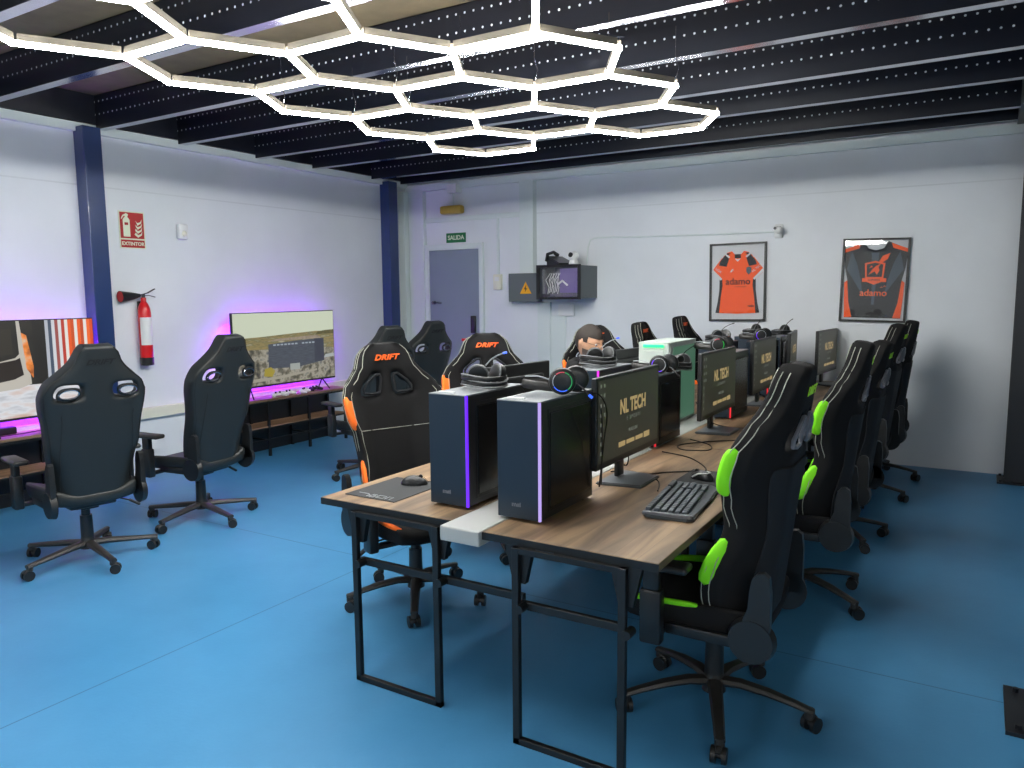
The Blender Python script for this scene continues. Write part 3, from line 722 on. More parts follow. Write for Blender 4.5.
    if race:
        for q in (-1, 1):
            cols = (12, 13) if q > 0 else (0, 1)
            for (j0, j1) in ((7, 9), (3, 4)):
                FF = lambda u, v: F(u, v)+V((q*.010*abs(u), .010, 0)); BB = lambda u, v: F(u, v)*.5+B(u, v)*.5+V((q*.010*abs(u), 0, 0))
                s = shell(FF, BB, U, Vv, only=lambda i, j: i in cols and j0 <= j < j1+1)
                s.xf(mb_); s.build('bolster_panel', acc, root, sub=1)
        lm = M['orange_print'] if kind == 'orange' else M['green_print']
        p = F(0, .905); n1 = (mb_ @ T(0, p.y+.004, p.z)) @ RZ(180) @ RX(90)
        text('logo', 'DRIFT', .040, lm, n1, root, shear=.35, offset=.0016, sx=1.25, space=1.05)
        if kind == 'green':
            p = B(0, .905); n2 = (mb_ @ T(0, p.y-.003, p.z)) @ RX(90)
            text('logo', 'DRIFT', .042, lm, n2, root, shear=.35, offset=.0016, sx=1.25, space=1.05)
    else:
        p = B(0, .90); n2 = (mb_ @ T(0, p.y-.002, p.z)) @ RX(90)
        text('logo', 'DRIFT', .042, M['dark_seam'], n2, root, shear=.35, offset=.0016, sx=1.3)
    if race:
        s = shell(lambda u, v: B(u, v)+V((0, -.001, 0)), lambda u, v: B(u, v)+V((0, -.007, 0)), U, Vv, only=lambda i, j: 2 <= i <= 11 and 1 <= j <= 8)
        s.xf(mb_); s.build('back_cover', M['black_mesh'], root, sub=1)
    # recline covers
    for q in (-1, 1):
        b = MB(); x = q*(.255 if race else .232)
        b.cyl((x, -.20, .425), (x+q*.032, -.20, .425), .082, .074, 24)
        pts = [(-.262, .42), (-.15, .42), (-.165, .48), (-.188, .54), (-.192, .60), (-.20, .645), (-.218, .665), (-.238, .668), (-.255, .655), (-.262, .60), (-.262, .52)]
        lo = [b.bm.verts.new((x, y, z)) for y, z in pts]; hi = [b.bm.verts.new((x+q*.028, y, z)) for y, z in pts]
        k = len(pts); b.bm.faces.new(lo); b.bm.faces.new(hi[::-1])
        for i in range(k): b.bm.faces.new((lo[i], hi[i], hi[(i+1) % k], lo[(i+1) % k]))
        b.box((min(x, x+q*.02), -.20, .385), (max(x, x+q*.02), .10, .425), .006)
        b.build('recline_cover', M['plastic'], root)
    # armrests
    for q in (-1, 1):
        x = q*.315
        b = MB(); b.box((x-.026, .095, .36), (x+.026, .175, .56), .012); b.box((x-.018, .105, .55), (x+.018, .165, .635), .006)
        b.box((min(q*.12, x+q*.02), .11, .372), (max(q*.12, x+q*.02), .16, .392), .004)
        a = b.build('armrest', M['plastic'], root)
        b = MB(); b.box((x-.042, .0, .635), (x+.042, .25, .665), .014, seg=3); b.build('arm_pad', M['satin'], a)
    return root
proto = {k: make_chair(k) for k in ('black', 'orange', 'green')}
used = set()
def chair(kind, x, y, heading, label, group, spin=0):
    o = proto[kind] if kind not in used else copy_tree(proto[kind])
    used.add(kind)
    o.location = (x, y, 0); o.rotation_euler = (0, 0, math.radians(heading-90))      # heading: direction the seat faces, deg from +X
    if spin:
        for ch in o.children:
            if ch.name.startswith(('base', 'caster')): ch.rotation_euler = (0, 0, math.radians(spin))
    tag(o, label, 'chair', group); return o
GB, GO, GG = 'black gaming chairs at the television benches', 'orange-trimmed gaming chairs', 'green-trimmed gaming chairs'
def lower(o, d):
    for ch in o.children:
        if not ch.name.startswith(('base', 'caster')): ch.location.z -= d
BL = 'black gaming chair seen from behind, '
chair('black', -4.58, 2.50, 170, BL+'in front of the television showing a car', GB, 36)
chair('black', -4.725, 3.41, 187, BL+'between the extinguisher and the aerial-view television', GB, 22)
chair('black', -4.58, 5.07, 165, BL+'in front of the second blue pillar', GB, 20)
chair('black', -4.95, 6.12, 170, BL+'in front of the white pilasters beside the grey door', GB, 0)
chair('orange', -2.45, 3.02, -22, 'orange-trimmed gaming chair at the near end of the desks with the mouse mat', GO, 41)
chair('orange', -2.58, 3.95, -52, 'orange-trimmed gaming chair behind the near tower with coiled headset, below the grey door', GO, 10)
chair('orange', -2.42, 5.32, -46, 'orange-trimmed gaming chair in which the man sits', GO, 50)
chair('orange', -2.22, 6.32, 4, 'orange-trimmed gaming chair behind the white computer tower, nearer the seated man', GO, 5)
lower(chair('orange', -2.12, 7.08, 4, 'orange-trimmed gaming chair farthest along the desks, closest to the back wall', GO, 25), -.03)
chair('green', -.80, 2.77, 180, 'green-trimmed gaming chair at the near corner of the desk with the keyboard', GG, 38)
chair('green', -.755, 4.08, 184, 'green-trimmed gaming chair second along the right row, behind the one at the corner', GG, 3)
lower(chair('green', -.775, 5.22, 178, 'green-trimmed gaming chair in the middle of the right row', GG, -10), .06)
chair('green', -.78, 6.34, 176, 'green-trimmed gaming chair next to last in the row below the dark framed jersey', GG, 0)
chair('green', -.75, 7.10, 182, 'green-trimmed gaming chair at the back wall end of the right row', GG, 34)

# ------------------------------------------------------------------ desks
def desk(x0, x1, y0, y1, legx, label):
    root = empty('office_desk', ((x0+x1)/2, (y0+y1)/2, 0), 0, label, 'desk', 'wood-topped desks of the double row')
    cx, cy = (x0+x1)/2, (y0+y1)/2
    b = MB(); b.box((x0-cx, y0-cy, .722), (x1-cx, y1-cy, .75), .003); b.build('tabletop', M['wood'], root, smooth=False)
    b = MB(); z = .7235
    b.box((x0-cx-.001, y0-cy-.001, .7205), (x1-cx+.001, y0-cy, .748)); b.build('edge_band', M['black_steel'], root, smooth=False)
    b = MB(); b.box((x0-cx-.001, y1-cy, .7205), (x1-cx+.001, y1-cy+.001, .748)); b.build('edge_band', M['black_steel'], root, smooth=False)
    for yy in (y0-cy-.012, y1-cy-.05):
        a, c = legx[0]-cx, legx[1]-cx; r = .0135
        f = MB()
        f.box((a-r, yy-.010, 0), (a+r, yy+.012, .72), .002); f.box((c-r, yy-.010, 0), (c+r, yy+.012, .72), .002); f.box((a-r, yy-.010, 0), (c+r, yy+.012, .024), .002); f.box((a-r, yy-.008, .70), (c+r, yy+.010, .72))
        g = f.build('leg', M['black_steel'], root, smooth=False)
        for q, s in ((a, -1), (c, 1)):
            k = MB(); k.prism([(-.05, 0), (.06, 0), (.03, -.13), (-.02, -.13)], -.012, .012, T(q, yy+.022, .72) @ RX(90)); k.build('corner_bracket', M['black_steel'], root, smooth=False)
            k = MB(); k.cyl((q+.02, yy-.02, .505), (q+.02, yy+.03, .505), .016, n=12); k.build('clamp_knob', M['black_steel'], root)
    b = MB(); b.box((legx[0]-cx, y0-cy+.01, .49), (legx[1]-cx+(.37 if legx[0] < -2 else 0), y0-cy+.03, .52), .003)
    b.build('cross_bar', M['black_steel'], root, smooth=False)
    b = MB(); b.box((x0-cx+.06, y0-cy+.1, .69), (x0-cx+.10, y1-cy-.1, .72)); b.box((x1-cx-.10, y0-cy+.1, .69), (x1-cx-.06, y1-cy-.1, .72)); b.build('side_rail', M['black_steel'], root, smooth=False)
    return root
names = ['nearest to the camera', 'in the middle of its row', 'at the far end by the back wall']
ys = (2.215, 4.02, 5.83, 7.64)
for k in range(3):
    g = 0 if k == 0 else .0
    desk(-2.325, -1.652, ys[k]+(.035 if k == 0 else 0), ys[k+1]-.004, (-2.125, -1.715), 'wood-topped desk on the orange-chair side, '+names[k])
    desk(-1.475, -.815, ys[k]-(.02 if k == 0 else 0), ys[k+1]-.004, (-1.328, -.93), 'wood-topped desk on the green-chair side, '+names[k])
w = empty('cable_trunking', (-1.5635, 2.175, .70), 0, 'white cable trunking running between the two desk rows', 'cable trunking')
MB().box((-.0865, 0, -.005), (.0865, 5.45, .052), .006).build('duct', M['duct_grey'], w, smooth=False)

# ------------------------------------------------------------------ computer towers
def tower(x0, x1, y, h, depth, led, label, white=False, z=.75, right_led=True):
    root = empty('computer_tower', ((x0+x1)/2, y, z), 0, label, 'computer tower', 'desktop computer towers on the desks')
    hw = (x1-x0)/2; b = MB()
    cm = M['case_white'] if white else M['case_metal']
    for sx in (-1, 1):
        for yy in (.05, depth-.05): b.cyl((sx*(hw-.03), yy, 0), (sx*(hw-.03), yy, .014), .014, n=12)
    b.build('foot_pads', M['plastic'], root)
    b = MB(); b.box((-hw, .012, .012), (hw, depth, h-.004), .003); b.build('case_shell', cm, root, smooth=False)
    b = MB(); b.box((-hw, 0, .012), (hw-.007, .012, h), .003); b.build('front_panel', cm if white else M['case_front'], root, smooth=False)
    b = MB(); b.box((-hw, .0, h-.004), (hw, depth, h+.002), .002); 
    b.build('top_panel', M['case_white'] if white else M['case_top'], root, smooth=False)
    b = MB(); b.box((-hw+.02, .04, h+.002), (-hw+.09, .055, h+.006), .001); b.build('port_strip', M['white_plastic'], root, smooth=False)
    if not white:
        b = MB(); b.box((hw-.007, -.001, .012), (hw+.001, .009, h)); b.build('led_strip', led, root, smooth=False)
        # raised glass side panel with step
        b = MB(); b.box((hw, .07, .05), (hw+.006, depth-.03, h-.045), .004); b.build('side_panel', M['case_glass'], root, smooth=False)
        b = MB(); b.box((hw, .06, .035), (hw+.003, depth-.02, h-.03), .002); b.build('side_panel_rim', M['plastic'], root, smooth=False)
        text('logo', 'msi', .024, M['grey_plastic'], T(-.01, -.0005, .065) @ RX(90), root, offset=.0008, sx=1.2)
    else:
        b = MB(); b.box((-hw+.03, -.006, h-.03), (hw-.04, .0, h-.012), .003); b.build('led_strip', led, root, smooth=False)
        b = MB(); b.prism([(.04, .03), (depth-.02, .03), (depth-.02, h-.03), (.07, h-.03), (.04, h-.07)], 0, .004, T(hw, 0, 0) @ RZ(90) @ RX(90)); b.build('side_glass', M['green_glass'], root, smooth=False)
        b = MB(); b.box((-hw+.03, -.004, .06), (hw-.04, 0, h-.05), .002); b.build('front_glass', M['case_white'], root, smooth=False)
    b = MB(); b.box((-hw+.02, depth, .04), (hw-.02, depth+.004, h-.04), .002)
    for k in range(7): b.box((-hw+.03, depth+.004, .06+.02*k), (hw-.06, depth+.007, .065+.02*k))
    b.build('rear_panel', M['rack_grey'], root, smooth=False)
    return root
M['green_glass'] = emat('green_lit_glass', (.40, .62, .50), .35)  # weak emission on the pane stands in for LEDs glowing inside the case
tower(-1.85, -1.668, 2.385, .452, .43, M['led_violet'], 'dark tower with violet light edge and coiled headset on top, beside the mouse mat')
tower(-1.512, -1.33, 2.358, .452, .44, M['led_white'], 'dark tower with pale light edge under the headset with the rainbow ring')
tower(-1.80, -1.61, 3.45, .455, .43, M['led_magenta'], 'dark tower with magenta light edge right in front of the seated man')
tower(-1.83, -1.625, 4.52, .53, .50, M['led_green'], 'white computer tower with a green light bar', True)
tower(-1.84, -1.65, 5.75, .45, .43, M['led_violet'], 'dark tower behind the white one, under a headset')
tower(-1.84, -1.65, 6.75, .45, .42, M['led_violet'], 'dark tower on the orange-chair side closest to the back wall')
tower(-1.655, -1.462, 3.86, .39, .40, M['led_red'], 'dark tower with a red light edge behind the nearest monitor').location.x += .0
tower(-1.56, -1.375, 5.0, .44, .42, M['led_red'], 'dark tower behind the second monitor of the green-chair side')
tower(-1.60, -1.42, 6.22, .44, .34, M['led_red'], 'dark tower with a red light edge behind the third monitor')
tower(-1.66, -1.48, 6.92, .44, .34, M['plastic'], 'dark tower behind the fourth monitor of the green-chair side')

# ------------------------------------------------------------------ monitors  (local: screen faces -Y, X to its right)
def monitor(lit=True, W=.70, Hh=.385):
    root = empty('computer_monitor'); z0 = .112
    b = MB(); b.box((-W/2, -.012, z0), (W/2, .014, z0+Hh), .005); b.box((-W*.36, .012, z0+.05), (W*.36, .04, z0+Hh-.06), .012); b.build('housing', M['screen_bezel'], root, smooth=False)
    b = MB(); b.box((-W/2+.014, -.0135, z0+.028), (W/2-.014, -.0118, z0+Hh-.014)); s = b.build('screen', M['screen'] if lit else M['black_screen'], root, smooth=False)
    b = MB(); b.box((-.035, .03, .02), (.035, .05, z0+.15), .006); b.build('neck', M['plastic'], root)
    b = MB(); b.prism([(-.14, .09), (-.11, -.11), (.11, -.11), (.14, .09)], 0, .014, None, .004); b.build('stand_base', M['stand_metal'], root, smooth=False)
    if lit:
        R = lambda x, z: T(x, -.0140, z) @ RX(90)
        zc = z0+.028+(Hh-.042)/2
        text('wallpaper_title', 'NL TECH', .086, M['gold'], R(.03, zc+.035), s, ext=.0002, offset=.003, sx=.84)
        text('wallpaper_subtitle', 'E-SPORTS', .026, M['icon'], R(.035, zc-.02), s, ext=.0002, space=1.5)
        text('wallpaper_city', 'MALLBA', .022, M['icon'], R(.03, zc-.075), s, ext=.0002, space=1.35, offset=.0006)
        b = MB()
        x = -.13
        for wdt, hh in ((.07, .022), (.09, .018), (.085, .018), (.07, .026)):
            b.box((x, -.0145, zc-.125-hh/2), (x+wdt, -.0138, zc-.125+hh/2), .0)
            x += wdt+.014
        b.build('sponsor_row', M['gold'], s, smooth=False)
        b = MB()
        for k in range(8):
            zz = zc+.150-.04*k
            for q in range(2 if k < 4 else 1): b.box((-W/2+.032+.034*q, -.0145, zz-.009), (-W/2+.044+.034*q, -.0138, zz+.007))
        b.box((-W/2+.014, -.0144, z0+.028), (W/2-.014, -.0138, z0+.036)) if False else None
        b.build('desktop_icons', M['icon'], s, smooth=False)
    else:
        b = MB(); b.lathe([(.03, .0), (.034, .003), (.03, .006)], T(0, .04, z0+.2) @ RX(-90)); b.build('rear_emblem', M['plastic'], root)
    return root
mon = monitor(); moff = monitor(False, W=.60, Hh=.36)
GM = 'monitors showing the gold NL TECH desktop'
spots = [(-1.30, 3.14, 90, 'lit monitor nearest the camera on the green-chair side, reading NL TECH', .0, 1), (-1.31, 4.54, 90, 'lit NL TECH monitor, second from the camera', 0, 1),
         (-1.34, 5.80, 90, 'lit NL TECH monitor, third from the camera', 0, 1), (-1.35, 6.86, 97, 'lit NL TECH monitor, fourth from the camera', 0, 1), (-1.15, 7.34, 86, 'lit NL TECH monitor closest to the back wall', -.03, 1)]
for i, (x, y, a, lb, dz, _) in enumerate(spots):
    o = mon if i == 0 else copy_tree(mon)
    o.location = (x-.02, y, .75); o.rotation_euler = (0, 0, math.radians(a)); tag(o, lb, 'monitor', GM)
bs = [(-2.08, 3.42, -97, 'monitor seen from behind between the two near towers and the orange chair'), (-1.99, 4.70, -97, 'monitor seen from behind, lit green by the white tower'), (-2.04, 5.75, -92, 'monitor seen from behind the white tower'), (-2.02, 6.85, -88, 'monitor seen from behind near the back wall')]
for i, (x, y, a, lb) in enumerate(bs):
    o = moff if i == 0 else copy_tree(moff)
    o.location = (x, y, .75); o.rotation_euler = (0, 0, math.radians(a)); tag(o, lb, 'monitor', 'monitors of the orange-chair side seen from behind')

# ------------------------------------------------------------------ keyboard, mice, mats
def keyboard(x, y, rz, label, z=.75):
    root = empty('keyboard', (x, y, z), rz, label, 'keyboard', 'gaming keyboards on the desks')
    b = MB(); b.prism([(-.265, -.085), (-.24, -.105), (.0, -.108), (.05, -.118), (.23, -.118), (.265, -.085), (.265, .07), (.24, .09), (-.24, .09), (-.265, .07)], 0, .02, RX(2), .005); b.build('body', M['kbase'], root, smooth=False)
    b = MB(); random.seed(1)
    for r in range(6):
        yy = .068-.026*r-(.006 if r else 0); x = -.235
        while x < .225:
            wd = .023
            if r == 5 and -.12 < x < .0: wd = .13
            if r in (1, 2, 3, 4) and x < -.23: wd = .02+.008*r
            if x+wd > .228: break
            if not (.098 < x < .112): b.box((x, yy-.010, .019), (x+wd-.0035, yy+.010, .031+.001*(5-r)), .0025, seg=1)
            x += wd
    b.build('keycaps', M['key'], root, smooth=False)
    b = MB(); b.box((-.262, -.1, .012), (-.244, .085, .026), .003); b.build('side_guard', M['grey_plastic'], root, smooth=False)
    return root
def mousemat(x, y, rz, w, d, label, mark=False):
    root = empty('mouse_mat', (x, y, .75), rz, label, 'mouse mat', 'mouse mats')
    b = MB(); b.box((-w/2, -d/2, .0), (w/2, d/2, .004), .0015); b.build('mat', M['pad'], root, smooth=False)
    if mark:
        b = MB()
        for pts in ([(-.02, 0), (-.02, .035), (.02, .035), (.02, 0), (-.02, 0)], [(.035, 0), (.035, .035), (.06, .035), (.06, .0)], [(-.035, .035), (-.06, .035), (-.06, 0), (-.035, 0), (-.035, .02), (-.05, .02)], [(-.075, 0), (-.075, .025), (-.095, .035), (-.15, .035)]):
            b.tube([(px+.04, py, .0045) for px, py in pts], .0016, n=4)
        b.xf(T(.01, -d/2+.012, 0)); b.build('printed_mark', M['grey_print'], root)
    return root
def mouse(x, y, rz, label, light=False):
    root = empty('computer_mouse', (x, y, .754), rz, label, 'mouse', 'computer mice')
    b = MB(); b.sph((0, 0, .006), .06, 24, sc=(.56, 1, .60)); bm = b.bm
    for v in bm.verts:
        if v.co.z < .001: v.co.z = .001
        v.co.x *= 1-.18*math.exp(-(v.co.y/.02)**2); v.co.z *= 1-.25*max(0, v.co.y/.06)
    b.build('shell', M['case_metal'], root)
    b = MB(); b.cyl((-.004, .028, .036), (.004, .028, .036), .009, n=12); b.build('scroll_wheel', M['plastic'], root)
    b = MB(); b.tube([(0, .01, .0415), (0, .045, .031), (0, .058, .014)], .0008, n=4); b.build('button_gap', M['plastic'], root)
    if light: b = MB(); b.tube([(-.034, .03, .012), (-.030, .0, .030), (-.012, -.035, .034), (.012, -.035, .034), (.03, 0, .03)], .004, n=6); b.build('light_band', M['white_plastic'], root)
    return root
keyboard(-.995, 2.905, 97, 'dark gaming keyboard on the desk corner beside the nearest green-trimmed chair')
mousemat(-1.01, 3.35, 90, .28, .24, 'dark mouse mat beyond the keyboard')
mouse(-1.03, 3.31, 70, 'dark mouse with a pale band on the mat beyond the keyboard', True)
mousemat(-2.13, 2.50, -90, .34, .27, 'dark mouse mat with a grey printed mark at the near desk corner', False)
mouse(-2.105, 2.60, -60, 'black mouse on the mat at the near desk corner')
b = MB()
for pts in ([(-.02, 0), (-.02, .035), (.02, .035), (.02, 0), (-.02, 0)], [(.035, 0), (.035, .035), (.06, .035), (.06, .0)], [(-.035, .035), (-.06, .035), (-.06, 0), (-.035, 0), (-.035, .02), (-.05, .02)], [(-.075, 0), (-.075, .025), (-.095, .035), (-.15, .035)]):
    b.tube([(px*.9, py*.9, .0048) for px, py in pts], .0016, n=4)
mm = [o for o in COL.objects if o.name.startswith('mouse_mat')][-1]
b.xf(T(.155, .04, 0) @ RZ(90)); b.build('printed_mark', M['grey_print'], mm)

# ------------------------------------------------------------------ headsets
def headset_a(tip='led_blue', boom='grey_print'):
    root = empty('headset')
    b = MB()
    for (z, r, dx) in ((.012, .103, 0), (.034, .100, .004), (.056, .097, -.004)):
        pts = [(dx+r*math.cos(a), .0+r*.85*math.sin(a), z+.006*math.sin(2*a)) for a in [2*PI*k/28 for k in range(28)]]
        b.tube(pts, .0038, n=6, closed=True)
    b.build('headband_rails', M['band_grey'], root)
    b = MB()
    for z in (.022, .045):
        pts = [(.098*math.cos(a), .083*math.sin(a), z) for a in [2*PI*k/28 for k in range(28)]]
        b.tube(pts, .009, n=8, closed=True, flat=(.6, 1.1))
    b.build('headband_padding', M['plastic'], root)
    for q, (x, y, a) in enumerate(((-.015, -.03, 12), (.06, .005, -40))):
        m0 = T(x, y, .060) @ RZ(a) @ RX(90+14*(1-2*q)) @ Matrix.Scale(.88, 4)
        b = MB(); b.lathe([(.018, -.026), (.046, -.022), (.052, -.006), (.052, .008), (.046, .018), (.03, .024)], m0); c = b.build('ear_cup', M['plastic'], root)
        pts = [m0 @ V((.050*math.cos(t), .050*math.sin(t), .012)) for t in [2*PI*k/24 for k in range(24)]]
        MB().tube(pts, .004, n=6, closed=True).build('cup_trim', M['band_grey'], c)
    b = MB(); b.tube([(.02, -.03, .10), (.045, -.035, .125), (.075, -.04, .143), (.105, -.04, .155)], .003, n=6); mc = b.build('microphone_boom', M[boom], root)
    MB().tube([(.103, -.04, .1545), (.120, -.04, .158)], .0045, n=8).build('microphone_tip', M[tip], mc)
    return root
def headset_b(ring=('led_blue', 'led_rgb_green', 'led_rgb_green', 'led_pink', 'grey_print')):
    root = empty('headset')
    for q, (x, y, a) in enumerate(((0, -.05, 6), (.045, .045, 10))):
        m0 = T(x, y, .057) @ RZ(a) @ RX(90)
        b = MB(); b.lathe([(.014, .034), (.040, .034), (.052, .026), (.055, .010), (.050, -.006), (.052, -.012), (.050, -.026), (.030, -.030)], m0); c = b.build('ear_cup', M['plastic'], root)
        if q == 0:
            for (a0, a1), mm_ in zip(((-150, -60), (-55, 40), (45, 75), (78, 130), (135, 205)), ring):
                pts = [m0 @ V((.038*math.cos(math.radians(t)), .038*math.sin(math.radians(t)), .0335)) for t in [a0+(a1-a0)*k/8 for k in range(9)]]
                MB().tube(pts, .0022, n=6).build('light_ring', M[mm_], c)
    b = MB(); P_ = []
    for k in range(17):
        t = PI*k/16; P_.append((-.02-.145*math.sin(t), -.05*math.cos(t)*1.0, .03+.012*math.sin(t)))
    b.tube(P_, .013, n=8, flat=(.5, 1.4)); b.build('headband', M['satin'], root)
    b = MB(); b.tube([(-.04, -.055, .06), (-.10, -.045, .075), (-.155, -.01, .07)], .003, n=6); b.build('band_wire', M['grey_print'], root)
    b = MB(); b.tube([(.05, -.05, .05), (.085, -.07, .03), (.11, -.08, .005)], .0035, n=6); mc = b.build('microphone_boom', M['plastic'], root)
    MB().tube([(.108, -.08, .006), (.122, -.082, -.006)], .006, n=8).build('microphone_tip', M['led_blue' if ring[0] == 'led_blue' else 'plastic'], mc)
    return root
HA = headset_a(); HB = headset_b(); HC = headset_a('plastic', 'plastic'); HD = headset_b(('led_violet', 'grey_print', 'grey_print', 'grey_print', 'led_violet')); HE = headset_b(('grey_print', 'led_green_dim', 'plastic', 'led_pink', 'grey_print'))
def put(o, first, x, y, z, rz, label, sc=.95):
    o = o if first else copy_tree(o)
    o.location = (x, y, z); o.rotation_euler = (0, 0, math.radians(rz)); o.scale = (sc,)*3
    return tag(o, label, 'headset', 'gaming headsets lying on the towers')
put(HA, 1, -1.74, 2.62, 1.206, 12, 'headset with coiled pale bands on the tower with the violet light edge')
put(HB, 1, -1.36, 2.60, 1.206, 22, 'headset with a rainbow light ring on the tower nearest the camera')
put(HA, 0, -1.71, 3.66, 1.209, 20, 'headset with coiled pale bands just in front of the seated man')
put(HD, 1, -1.50, 4.02, 1.145, 12, 'headset with a violet ring behind the nearest monitor, left of the white tower')
put(HC, 1, -1.47, 4.20, 1.145, 60, 'black headset with raised microphone in front of the white tower', .9)
put(HE, 1, -1.47, 5.02, 1.195, 12, 'headset with a green-lit rim above the second monitor')
put(HC, 0, -1.72, 5.85, 1.203, 30, 'black headset with raised microphone on the tower behind the white one')
put(HD, 0, -1.50, 6.24, 1.195, 20, 'headset above the third monitor with a pale blue ring')
put(HC, 0, -1.72, 6.90, 1.203, 70, 'headset on the orange-chair side tower closest to the back wall')
put(HC, 0, -1.50, 7.02, 1.195, 70, 'black headset with raised microphone above the fourth monitor')

# cables on the desks
def cable(pts, label, r=.003, m='cable'):
    k = len(pts); P_ = [V(p) for p in pts]; out = []
    for i in range(k-1):
        p0, p1, p2, p3 = P_[max(i-1, 0)], P_[i], P_[i+1], P_[min(i+2, k-1)]
        for s in range(6):
            t = s/6; out.append(.5*((2*p1)+(-p0+p2)*t+(2*p0-5*p1+4*p2-p3)*t*t+(-p0+3*p1-3*p2+p3)*t**3))
    out.append(P_[-1]); b = MB(); b.tube(out, r, n=6)
    return tag(b.build('cable', M[m]), label, 'cable', 'loose cables on the desks')
zz = .754
cable([(-1.41, 3.1, 1.0), (-1.40, 3.16, .86), (-1.36, 3.22, .80), (-1.34, 3.2, .87), (-1.38, 3.25, .95)], 'black cable looping down behind the nearest monitor')
cable([(-1.40, 3.05, zz), (-1.25, 3.32, zz), (-1.15, 3.42, zz), (-1.07, 3.5, zz), (-1.22, 3.72, zz), (-1.4, 3.8, zz)], 'black cable curling across the wood beside the nearest monitor stand')
cable([(-1.13, 3.02, zz), (-1.2, 3.2, zz), (-1.36, 3.30, zz), (-1.45, 3.25, zz)], 'black keyboard cable running under the nearest monitor')
cable([(-1.38, 4.2, zz), (-1.24, 4.1, zz), (-1.2, 3.96, zz), (-1.32, 3.9, zz), (-1.38, 4.02, zz), (-1.26, 4.2, zz), (-1.14, 4.3, zz)], 'coil of black cable on the wood before the second monitor')
cable([(-1.40, 4.35, .95), (-1.37, 4.5, .82), (-1.30, 4.7, zz), (-1.14, 4.75, zz), (-1.05, 4.95, zz), (-1.2, 5.2, zz)], 'black cable trailing past the second monitor stand')
cable([(-1.38, 5.6, .9), (-1.30, 5.8, .78), (-1.22, 5.95, zz), (-1.1, 6.1, zz), (-1.2, 6.3, zz)], 'black cable beside the third monitor stand')
cable([(-1.36, 7.0, .9), (-1.2, 7.1, .78), (-1.05, 7.2, zz), (-.95, 7.3, zz), (-1.05, 7.42, zz), (-1.25, 7.35, zz)], 'black cables below the monitor closest to the back wall', .006)
cable([(-1.318, 2.80, 1.17), (-1.306, 2.83, 1.1), (-1.305, 2.835, .95), (-1.31, 2.84, .80)], 'black cable hanging down beside the near tower', .004)
cable([(-1.33, 2.62, 1.215), (-1.25, 2.68, 1.20), (-1.24, 2.74, 1.12), (-1.27, 2.78, 1.0), (-1.30, 2.80, .8)], 'headset cable hanging over the side of the tower nearest the camera')
cable([(-2.08, 2.65, .758), (-1.98, 2.74, .757), (-1.88, 2.78, .757), (-1.84, 2.95, .757)], 'mouse cable on the near desk corner', .002)

# ------------------------------------------------------------------ media benches and televisions
def bench(y0, y1, label):
    root = empty('media_bench', (-6.15, (y0+y1)/2, 0), 0, label, 'bench', 'media benches under the televisions')
    L = (y1-y0)/2; xf, xb = .15, -.115; zt = .575
    b = MB(); b.box((-.135, -L, zt-.022), (.17, L, zt), .003); b.build('top_board', M['bench_wood'], root, smooth=False)
    n = 4
    xs = [-L+.06+(2*L-.12)*k/(n-1) for k in range(n)]
    for yy in xs:
        f = MB()
        for xx in (xf, xb): f.box((xx-.012, yy-.012, 0), (xx+.012, yy+.012, zt-.022))
        f.box((xb, yy-.01, .27), (xf, yy+.01, .285)); f.box((xb, yy-.01, .15), (xf, yy+.01, .165))
        f.build('leg', M['black_steel'], root, smooth=False)
    b = MB(); b.box((-.13, -L+.05, .285), (.155, L-.05, .30), .002); b.build('shelf', M['bench_wood'], root, smooth=False)
    b = MB()
    for z in (.272, .155, zt-.045): b.box((xf-.008, -L+.05, z), (xf+.008, L-.05, z+.018))
    b.build('rail', M['black_steel'], root, smooth=False)
    b = MB(); b.box((-.137, -L+.02, .0), (-.130, L-.02, .54)); b.build('back_panel', M['dark_steel'], root, smooth=False)
    return root
bench(1.15, 3.18, 'wood-topped media bench under the television showing a car')
bench(4.55, 6.28, 'wood-topped media bench under the aerial-view television')
def tv(y0, y1, z0, z1, label, pic):
    w = empty('television', (-6.10, (y0+y1)/2, 0), 0, label, 'television', 'televisions on the left wall')
    L = (y1-y0)/2
    b = MB(); b.box((-.03, -L, z0), (.0, L, z1), .004); b.box((-.06, -L*.6, z0+.05), (-.03, L*.6, z0+.4), .01); b.build('housing', M['plastic'], w, smooth=False)
    b = MB(); b.box((0, -L+.008, z0+.018), (.002, L-.008, z1-.008)); s = b.build('screen', M['black_screen'], w, smooth=False)
    for q in (-1, 1):
        b = MB(); b.tube([(-.015, q*L*.72, z0+.01), (.07, q*L*.76, .583)], .007, n=6); b.tube([(-.015, q*L*.72, z0+.01), (-.10, q*L*.76, .583)], .007, n=6); b.build('foot', M['plastic'], w)
    b = MB(); b.box((-.10, -L*.85, z0+.10), (-.09, L*.85, z0+.108)); b.box((-.11, -L*.88, z1-.21), (-.10, L*.88, z1-.202)); 
    for q in (-1, 1): b.box((-.11, q*L*.88-.004, z0+.1), (-.10, q*L*.88+.004, z1-.2))
    b.build('led_strip', M['purple_led'], w, smooth=False)
    W, H = 2*L-.016, z1-z0-.026
    layer = [0]
    def poly(name, pts, m):
        layer[0] += 1; x = .0022+.0002*layer[0]; b = MB()
        lo = [b.bm.verts.new((x-.0001, -L+.008+u*W, z0+.018+v*H)) for u, v in pts]; b.bm.faces.new(lo)
        return b.build(name, m, s, smooth=False)
    pic(poly); return w
def R4(a, b, c, d): return [(a, b), (c, b), (c, d), (a, d)]
